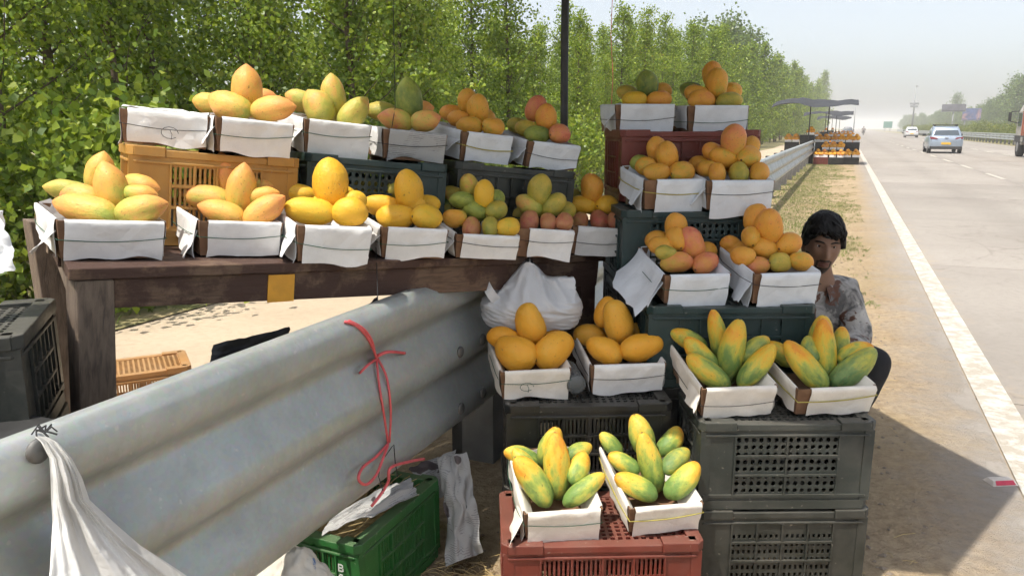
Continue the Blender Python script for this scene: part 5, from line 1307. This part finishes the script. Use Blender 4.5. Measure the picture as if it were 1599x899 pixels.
# newspaper and straw in and beside the green crate
np1 = crumple('newspaper', 'newsprint', (PT(697, 884, 2.50), PT(752, 862, 2.50), PT(728, 706, 2.62), PT(684, 716, 2.62)), 18, .045, 14, 'crumpled newspaper sheet standing beside the green crate', 'newspaper')
crumple('newspaper', 'newsprint', (PT(500, 838, 2.10), PT(655, 772, 2.40), PT(640, 745, 2.45), PT(520, 800, 2.2)), 14, .025, 16, 'torn newspaper lining the green crate', 'newspaper')
crumple('newspaper', 'newsprint', (PT(655, 770, 2.62), PT(690, 775, 2.62), PT(712, 702, 2.72), PT(640, 728, 2.66)), 12, .03, 18, 'dark folded newspaper at the back of the green crate', 'newspaper')
mb = MB(); gM = gcr.matrix_world.copy(); rs = random.Random(4)
for k in range(260):
    c = gM @ Vector((rs.uniform(-.13, .12), rs.uniform(.05, .42), .215 + rs.uniform(0, .07))); a = rs.uniform(-.5, .5) + R(50); L = rs.uniform(.05, .11)
    d = Vector((math.cos(a), math.sin(a), rs.uniform(-.15, .25))) * L; mb.tube([c - d / 2, c + Vector((0, 0, rs.uniform(-.005, .008))), c + d / 2], .0016, 3)
tag(mb.build('straw_packing', 'straw'), 'straw packing heaped in the green crate', None, None, 'stuff')
mb = MB(); mb.box(-.145, .145, .02, .45, .05, .20); o = mb.build('straw_bed', 'straw'); o.matrix_world = gM; tag(o, 'packed straw filling of the green crate', None, None, 'stuff')

# ------------------------------------------------------------------ pink cord round the rail
def rail_surf(u, v, off=.006):
    """nearest rail front surface seen at a pixel"""
    pr = rail_profile(); best = None
    for k in range(-30, 61):
        o_ = -.085 + k * .0015; p = PPL(u, v, RP(0, RAILD + o_), RN)
        for (x, z), (x2, z2) in zip(pr[3:], pr[4:]):
            if z2 <= p.z <= z:
                s_ = x + (x2 - x) * (z - p.z) / (z - z2 + 1e-9)
                if o_ <= s_ + .0016: best = (o_, p)
                break
    if best is None: best = (0, PPL(u, v, RP(0, RAILD - .01), RN))
    return best[1] + RN * off
pc_ = empty('pink_cord', rail_surf(588, 550), 'pink plastic cord tied round the rail with hanging loops', 'cord')
def cord(pts, r=.0042, loose=0):
    S = []; m = len(pts)
    for k in range(m - 1):
        a, b_, c, d = [Vector(pts[min(m - 1, max(0, q))]) for q in (k - 1, k, k + 1, k + 2)]
        for i in range(6 if k < m - 2 else 7):
            f = i / 6; S.append(.5 * ((2 * b_) + (c - a) * f + (2 * a - 5 * b_ + 4 * c - d) * f * f + (3 * b_ - a - 3 * c + d) * f ** 3))
    Q = [rail_surf(p.x, p.y, .006 + loose * .02 * math.sin(math.pi * k / (len(S) - 1))) for k, p in enumerate(S)]
    D = [p.dot(RN) for p in Q]; n = len(D)                          # taut cord bridges the hollows
    W_ = 7
    for k in range(n):
        for i in range(max(0, k - W_), k):
            for j in range(k + 1, min(n, k + W_ + 1)): D[k] = max(D[k], D[i] + (D[j] - D[i]) * (k - i) / (j - i))
    mb = MB(); mb.tube([PPL(q.x, q.y, RN * dd, RN) - pc_.location for q, dd in zip(S, D)], r, 6); mb.build('strand', 'pink_cord', pc_, True)
cord([(538, 502), (556, 508), (572, 524), (583, 545), (588, 560)]); cord([(544, 500), (566, 512), (580, 530), (586, 552)], .0036)
cord([(588, 556), (606, 549), (632, 551)], .005, 1); cord([(588, 560), (574, 570), (562, 582)], .004, 1)
cord([(588, 560), (592, 600), (600, 650), (606, 692)], .0038); cord([(590, 560), (604, 590), (610, 640), (608, 690)], .0036)
cord([(606, 692), (588, 712), (566, 730), (560, 748), (572, 756), (588, 740), (600, 710), (606, 694)], .0042, 1)
cord([(580, 790), (594, 772), (606, 752), (610, 730), (640, 720), (662, 716)], .0048, 1)
mb = MB(); S = [rail_surf(u, v, .02) - pc_.location for u, v in ((606, 692), (608, 720), (612, 742))]; mb.tube(S, .0016, 4); S = [rail_surf(u, v, .02) - pc_.location for u, v in ((604, 694), (584, 722), (582, 742), (590, 768))]; mb.tube(S, .0016, 4); mb.build('black_strand', 'twine_black', pc_)

# ------------------------------------------------------------------ bottle between the golden boxes
mb = MB(); mb.lathe([(.002, 0), (.028, 0), (.032, .006), (.032, .03), (.030, .04), (.032, .05), (.032, .14), (.026, .17), (.013, .19), (.013, .205), (.002, .205)], 20)
bt = empty('plastic_bottle', frame(PT(901, 602, 2.50) + Vector((0, 0, .0)), R(8), R(-86)), 'clear plastic bottle lying between the golden mango boxes', 'bottle')
mb.build('body', 'bottle_plastic', bt, True)
mb = MB(); mb.lathe([(.002, .2), (.015, .2), (.015, .218), (.002, .218)], 14); mb.build('cap', 'bottle_cap', bt, True)

# ------------------------------------------------------------------ road stud
st = PZ(1562, 753, .004); e = empty('road_stud', frame(st, ROADYAW + R(90) - R(62)), 'red and white reflective road stud on the carriageway edge', 'road stud')
mb = MB(); mb.add([(-.055, -.035, 0), (.055, -.035, 0), (.055, .035, 0), (-.055, .035, 0), (-.045, -.018, .018), (.045, -.018, .018), (.045, .018, .018), (-.045, .018, .018)], [(3, 2, 1, 0), (4, 5, 6, 7), (0, 1, 5, 4), (1, 2, 6, 5), (2, 3, 7, 6), (3, 0, 4, 7)]); mb.build('body', 'stud_body', e, bevel=.002)
mb = MB(); mb.add([(-.042, -.0335, .0045), (.042, -.0335, .0045), (.038, -.0205, .0175), (-.038, -.0205, .0175)], [(0, 1, 2, 3)]); mb.sheet([[Vector((-.042, -.034, .005)), Vector((.042, -.034, .005))], [Vector((-.038, -.0205, .019)), Vector((.038, -.0205, .019))]], .001); mb.build('reflector', 'stud_red', e)
# ------------------------------------------------------------------ vehicles
def loft(secs, closed_ends=True):
    mb = MB(); n = len(secs[0]); mb.grid([[Vector(p) for p in q] for q in secs], True)
    mb.f.append(tuple(range(n))); mb.mi.append(0); k = (len(secs) - 1) * n; mb.f.append(tuple(k + j for j in range(n))[::-1]); mb.mi.append(0)
    return mb
def sect(y, hw, zb, zt, r=.12, top=.9):
    """rounded body section across x"""
    return [(-hw * .93, y, zb), (-hw, y, zb + .16), (-hw, y, zt - r), (-hw * top, y, zt), (hw * top, y, zt), (hw, y, zt - r), (hw, y, zb + .16), (hw * .93, y, zb)]
def fixn(o):
    bm = bmesh.new(); bm.from_mesh(o.data); bmesh.ops.recalc_face_normals(bm, faces=bm.faces); bm.to_mesh(o.data); bm.free()
def car(loc, paint, label, rack=True, group='cars on the highway'):
    e = empty('passenger_car', frame(loc, ROADYAW), label, 'car', group)
    body = [sect(0.0, .72, .42, .80, .1), sect(.05, .83, .30, .92), sect(.25, .86, .24, .98), sect(.9, .87, .22, .97), sect(1.9, .87, .22, .95), sect(2.9, .86, .22, .93), sect(3.5, .82, .24, .82), sect(3.85, .70, .34, .68, .1)]
    o = loft(body).build('body', paint, e, True, .02); fixn(o)
    def cab(y, hw, z0, z1, t): return [(-hw, y, z0), (-hw * .97, y, (z0 + z1) / 2), (-hw * t, y, z1 - .03), (-hw * t * .9, y, z1), (hw * t * .9, y, z1), (hw * t, y, z1 - .03), (hw * .97, y, (z0 + z1) / 2), (hw, y, z0)]
    o = loft([cab(.16, .76, .90, .98, .95), cab(.42, .76, .90, 1.42, .80), cab(.75, .77, .90, 1.52, .78), cab(1.5, .78, .90, 1.54, .78), cab(2.1, .78, .90, 1.46, .78), cab(2.85, .76, .88, .95, .9)]).build('cabin', paint, e, True, .015); fixn(o)
    def pane(name, q, mat, th=.012):
        mb = MB(); q = [Vector(p) for p in q]; mb.sheet([[q[0], q[1]], [q[3], q[2]]], th); o = mb.build(name, mat, e); fixn(o); return o
    pane('rear_window', [(-.64, .17, 1.01), (.64, .17, 1.01), (.55, .405, 1.39), (-.55, .405, 1.39)], 'car_glass')
    for s in (-1, 1):
        pane('side_window', [(s * .785, .75, 1.0), (s * .785, 2.45, 1.0), (s * .635, 2.0, 1.42), (s * .635, .85, 1.44)], 'car_glass')
        pane('tail_light', [(s * .42, -.012, .80), (s * .80, .03, .80), (s * .83, .05, .93), (s * .50, .012, .89)], 'tail_light', .03)
        mb = MB(); mb.box(s * .95 - .09, s * .95 + .09, 2.25, 2.35, .95, 1.09); mb.box(s * .84 - .05, s * .84 + .05, 2.27, 2.33, .97, 1.0); mb.build('wing_mirror', 'trim_black', e, bevel=.03)
    mb = MB(); mb.box(-.80, .80, -.03, .12, .24, .40); mb.build('rear_bumper', 'trim_black', e, bevel=.03)
    mb = MB(); mb.box(-.24, .24, -.045, -.0, .50, .62); mb.build('number_plate', 'plate_yellow', e)
    mb = MB(); mb.box(-.09, .09, -.03, .0, .84, .89); mb.build('badge', 'hub', e, bevel=.01)
    for s in (-1, 1):
        for y in (.62, 3.15):
            mb = MB(); mb.lathe([(.10, -.09), (.29, -.09), (.31, -.06), (.31, .06), (.29, .09), (.10, .09)], 20)
            w = mb.build('wheel', 'rubber', e, True); w.matrix_local = Matrix.Translation((s * .77, y, .31)) @ Matrix.Rotation(R(90), 4, 'Y')
            mb = MB(); mb.lathe([(.02, -.095), (.19, -.095), (.20, -.08), (.20, .08), (.19, .095), (.02, .095)], 14); r_ = mb.build('rim', 'hub', w)
    if rack:
        mb = MB(); mb.box(-.6, .6, .72, 1.9, 1.575, 1.61)
        for x in (-.55, .55): mb.box(x - .02, x + .02, .75, 1.85, 1.52, 1.576)
        mb.build('roof_rack', 'trim_black', e, bevel=.01)
    return e
car(RP(50, 5.2), 'car_silver', 'silver hatchback with roof carrier driving away in the middle lane')
car(RP(128, 8.8), 'car_white', 'small white car far ahead beyond the silver hatchback', False)
car(RP(150, .2), 'car_grey', 'dark grey car far off beside the distant stalls', False)
# motorbike dot far ahead
mbk = empty('motorbike', frame(RP(165, 3.0), ROADYAW), 'tiny dark motorbike with rider far ahead on the left lane', 'motorbike')
for y in (0, 1.3):
    mb = MB(); mb.lathe([(.2, -.05), (.30, -.05), (.30, .05), (.2, .05)], 14); w = mb.build('wheel', 'rubber', mbk); w.matrix_local = Matrix.Translation((0, y, .3)) @ Matrix.Rotation(R(90), 4, 'Y')
mb = MB(); mb.tube([(0, .0, .35), (0, .3, .7), (0, .8, .8), (0, 1.2, .95), (0, 1.3, .35)], [.08, .12, .14, .06, .05], 8); mb.tube([(-.35, 1.15, 1.0), (.35, 1.15, 1.0)], .03, 6); mb.build('frame', 'trim_black', mbk, True)
mb = MB(); mb.tube([(0, .35, .8), (0, .4, 1.0), (0, .55, 1.35), (0, .58, 1.42), (0, .6, 1.5), (0, .6, 1.62), (0, .6, 1.72)], [.16, .17, .2, .08, .1, .13, .03], 10)
for s in (-1, 1): mb.tube([(s * .2, .55, 1.32), (s * .32, .8, 1.1), (s * .32, 1.12, 1.02)], [.07, .05, .04], 6); mb.tube([(s * .1, .4, .85), (s * .22, .85, .75), (s * .2, .7, .35)], [.1, .08, .06], 6)
tag(mb.build('person', 'shirt', None, True), 'tiny far rider sitting on the motorbike', 'person').matrix_world = frame(RP(165, 3.0), ROADYAW)
# lorry at the right edge
tr = empty('cargo_truck', frame(RP(45.3, 9.12), ROADYAW), 'truck with rusty orange cargo body cut by the right edge', 'truck')
mb = MB(); mb.box(-1.2, 1.2, -6.2, 0, 1.05, 3.25)
for k in range(13): y = -6.1 + k * .5; mb.box(-1.24, -1.2005, y - .03, y + .03, 1.05, 3.25); mb.box(1.2005, 1.24, y - .03, y + .03, 1.05, 3.25)
mb.build('cargo_body', 'truck_orange', tr, bevel=.01)
mb = MB(); mb.box(-1.15, 1.15, -6.1, 1.9, .72, 1.04); mb.build('chassis', 'trim_black', tr)
o = loft([[(-1.12, .12, .6), (-1.12, .12, 2.3), (-1.0, .12, 2.62), (1.0, .12, 2.62), (1.12, .12, 2.3), (1.12, .12, .6)], [(-1.12, 1.6, .6), (-1.12, 1.6, 2.2), (-1.0, 1.5, 2.55), (1.0, 1.5, 2.55), (1.12, 1.6, 2.2), (1.12, 1.6, .6)], [(-1.1, 2.0, .6), (-1.1, 2.0, 1.5), (-.95, 1.8, 2.4), (.95, 1.8, 2.4), (1.1, 2.0, 1.5), (1.1, 2.0, .6)]]).build('cab', 'truck_cab', tr, bevel=.03); fixn(o)
mb = MB(); mb.box(-1.145, -1.118, .7, 1.5, 1.5, 2.15); mb.build('side_window', 'car_glass', tr)
mb = MB(); mb.box(-1.55, -1.42, 1.72, 1.80, 1.75, 2.2); mb.tube([(-1.1, 1.7, 2.25), (-1.45, 1.76, 2.22)], .025, 6); mb.tube([(-1.1, 1.7, 1.65), (-1.45, 1.76, 1.75)], .025, 6); mb.build('wing_mirror', 'trim_black', tr)
for y in (1.0, -3.6, -4.9):
    for s in (-1, 1):
        mb = MB(); mb.lathe([(.2, -.14), (.47, -.14), (.5, -.1), (.5, .1), (.47, .14), (.2, .14)], 22); w = mb.build('wheel', 'rubber', tr, True); w.matrix_local = Matrix.Translation((s * 1.0, y, .5)) @ Matrix.Rotation(R(90), 4, 'Y')
        mb = MB(); mb.lathe([(.03, -.145), (.26, -.145), (.28, .145), (.03, .145)], 16); mb.build('rim', 'hub', w)
mb = MB(); mb.box(-1.16, -.75, -.2, .35, .72, 1.0); mb.build('fuel_tank', 'truck_cab', tr, bevel=.05)

# ------------------------------------------------------------------ far street furniture
def board(loc, w, h, z0, mat, label, legs, yaw=0, cat='billboard', name='billboard'):
    e = empty(name, frame(loc, ROADYAW + yaw), label, cat)
    mb = MB(); mb.box(-w / 2, w / 2, 0, .3, z0, z0 + h); mb.build('panel', mat, e, bevel=.05)
    mb = MB(); mb.box(-w / 2 - .1, w / 2 + .1, .31, .5, z0 - .2, z0 + .0); mb.box(-w / 2 - .1, w / 2 + .1, .31, .5, z0 + h * .7, z0 + h * .75); mb.build('frame', 'mast_grey', e)
    for x in legs: mb = MB(); mb.tube([(x, .45, 0), (x, .45, z0 + h * .7)], .13, 8); mb.build('post', 'mast_grey', e, True)
    return e
board(PT(1488, 181, 150) - Vector((0, 0, PT(1488, 181, 150).z)), 4.1, 1.25, 4.65, 'board_dark', 'faded dark billboard on one post in the haze', [0], R(-8))
board(PT(1516, 190, 170) - Vector((0, 0, PT(1516, 190, 170).z)), 3.6, 2.5, 3.1, 'board_blue', 'hazy blue and red billboard behind the dark one', [-1.2, 1.2], R(-8))
board(PT(1387, 190, 330) - Vector((0, 0, PT(1387, 190, 330).z)), 3.4, 2.6, 1.4, 'sign_green', 'small green road sign far down the highway', [-1, 1], 0, 'road sign', 'road_sign')
ml = PT(1425, 190, 170); e = empty('light_mast', Vector((ml.x, ml.y, 0)), 'tall grey lattice mast with lamp boxes beyond the median', 'mast')
mb = MB(); mb.tube([(0, 0, 0), (0, 0, 6), (0, 0, 10.6)], [.22, .16, .08], 8); mb.build('pole', 'mast_grey', e, True)
for z, w in ((6.6, .95), (6.0, .8)): mb = MB(); mb.box(-w, w, -.2, .2, z - .22, z + .22); mb.build('lamp_box', 'mast_grey', e, bevel=.04)
mb = MB(); mb.box(-.1, .5, -.1, .1, 10.2, 10.4); mb.build('bracket', 'mast_grey', e)
ml = PT(1334, 190, 210); e = empty('lamp_post', Vector((ml.x, ml.y, 0)), 'thin lamp post beyond the distant stalls', 'lamp post')
mb = MB(); mb.tube([(0, 0, 0), (0, 0, 8.5)], [.16, .08], 8); mb.build('pole', 'mast_grey', e, True); mb = MB(); mb.box(-.1, 1.2, -.1, .1, 8.3, 8.45); mb.build('arm', 'mast_grey', e)

# ------------------------------------------------------------------ the other stalls down the road
LOW = mango_mesh('oval', 'mango_gold', 1, 6, 8); LOW2 = mango_mesh('oval', 'mango_orange', 2, 6, 8)
mb = MB(); mb.box(-.27, .27, 0, .34, .0, .285)
for k in range(8): x = -.25 + k * .0714; mb.box(x - .008, x + .008, -.012, -.0005, .04, .25)
for z in (.02, .1, .18, .265): mb.box(-.275, .275, -.014, -.0006, z - .01, z + .01)
FCR = {m_: None for m_ in ('crate_black', 'crate_red')}
for k_ in FCR: FCR[k_] = mb.mesh('plastic_crate', k_)
mb = MB(); mb.box(-.12, .12, 0, .28, 0, .09); mb.box(-.115, .115, .005, .275, .0905, .10); FBX = mb.mesh('fruit_box', 'paper')
def far_stall(s, seed, nm, single=True):
    r = random.Random(seed); O = RP(s, -.75); rot = Matrix.Rotation(ROADYAW, 4, 'Z')
    def W_(x, y, z): return O + (rot @ Vector((x, y, z)))
    def put(name, me, x, y, z, label, cat, group, yaw=0): o = link(name, me); o.matrix_world = frame(W_(x, y, z), ROADYAW + yaw); return tag(o, label, cat, group)
    def heap(x, y, z, me):
        put('fruit_box', FBX, x, y, z, f'small white fruit box on {nm}', 'box', f'boxes on {nm}')
        if not single:
            for (a, b_, c) in ((-.06, .08, .13), (.06, .08, .13), (0, .16, .15), (0, .13, .22)):
                k0 = len(far.v); Mx = frame(W_(x + a, y + b_, z + c), r.uniform(0, 6), r.uniform(-.6, .6)) @ Matrix.Diagonal((.17, .12, .12, 1)); far.add([Mx @ v.co for v in me.vertices], [tuple(p.vertices) for p in me.polygons])
            return
        for (a, b_, c) in ((-.07, .06, .13), (.06, .05, .13), (0, .15, .17), (-.07, .2, .16), (.07, .2, .17), (0, .11, .25)):
            o = link('mango', me); o.matrix_world = frame(W_(x + a, y + b_, z + c), r.uniform(0, 6), r.uniform(-.6, .6)) @ Matrix.Diagonal((.21, .155, .155, 1)); tag(o, f'tiny golden mango heaped on {nm}', 'mango', f'mangoes on {nm}')
    far = MB()
    e = empty('stall_awning', frame(O, ROADYAW), f'grey sheet awning on poles over {nm}', 'awning')
    Wd = 1.75
    P = []
    for i in range(9):
        q = []
        for j in range(13):
            x = -Wd - .30 + (2 * Wd - .35) * j / 12; y = -.6 + 2.9 * i / 8
            q.append(Vector((x, y + .25 * nz((x, seed, 0), .8), 2.33 + .22 * math.sin(i / 8 * 1.57) - .10 * (x / Wd) ** 2 - .03 * x + .16 * nz((x * 1.3, y * 1.3, seed), 1.2) - (.05 if i == 0 else 0) - .10 * math.cos(x * 2.4) * (1 - i / 8))))
        P.append(q)
    mb = MB(); mb.sheet(P, .006); mb.build('sheet', 'tarp', e, True)
    for (x, y) in ((-.62, .2), (.05, .9)): mb = MB(); mb.tube([(x, y, 0), (x, y, 2.4)], .022, 6); mb.build('pole', 'steel_dark', e)
    cols = [(-1.25, .5, 3), (-.68, .5, 4), (-.1, .0, 1), (.46, .0, 1), (-.1, .4, 2), (.46, .4, 2), (1.02, .35, 1), (-.1, .8, 3), (.46, .8, 3), (1.0, .8, 3)]
    for (x, y, n) in cols:
        for k in range(n): put('plastic_crate', FCR['crate_red' if (x, y) == (-.1, 0) and k == 0 else 'crate_black'], x, y, k * .288, f'small dark crate stacked in {nm}', 'crate', f'crates of {nm}')
        for dx in (-.135, .135):
            if (x, y) not in ((-.1, .4), (-.68, .5)) or dx > 0: heap(x + dx + r.uniform(-.02, .02), y + .02 + r.uniform(-.03, .05), n * .288, LOW if r.random() < .6 else LOW2)
    if far.v: tag(far.build('mango_heaps', 'mango_gold', None, True), f'heaps of golden mangoes on {nm}', None, None, 'stuff')
far_stall(33.0, 1, 'the nearest distant stall')
far_stall(58.0, 2, 'the second distant stall', False)
far_stall(84.0, 3, 'the third distant stall', False)
# ------------------------------------------------------------------ summer haze: one closed box of air round everything
HZ = .0011
m, t, b = nt('haze_air'); t.nodes.remove(b)
pv = N(t, 'ShaderNodeVolumePrincipled'); pv.inputs['Color'].default_value = (.97, .98, 1.0, 1); pv.inputs['Density'].default_value = HZ; pv.inputs['Anisotropy'].default_value = .0
t.links.new(pv.outputs[0], t.nodes['Material Output'].inputs['Volume'])
mb = MB(); mb.box(-900, 900, -80, 1700, -1.03, 16)
hz_ = mb.build('haze', m); hz_.rotation_euler = (0, 0, ROADYAW); tag(hz_, 'pale summer haze over the highway', None, None, 'stuff')
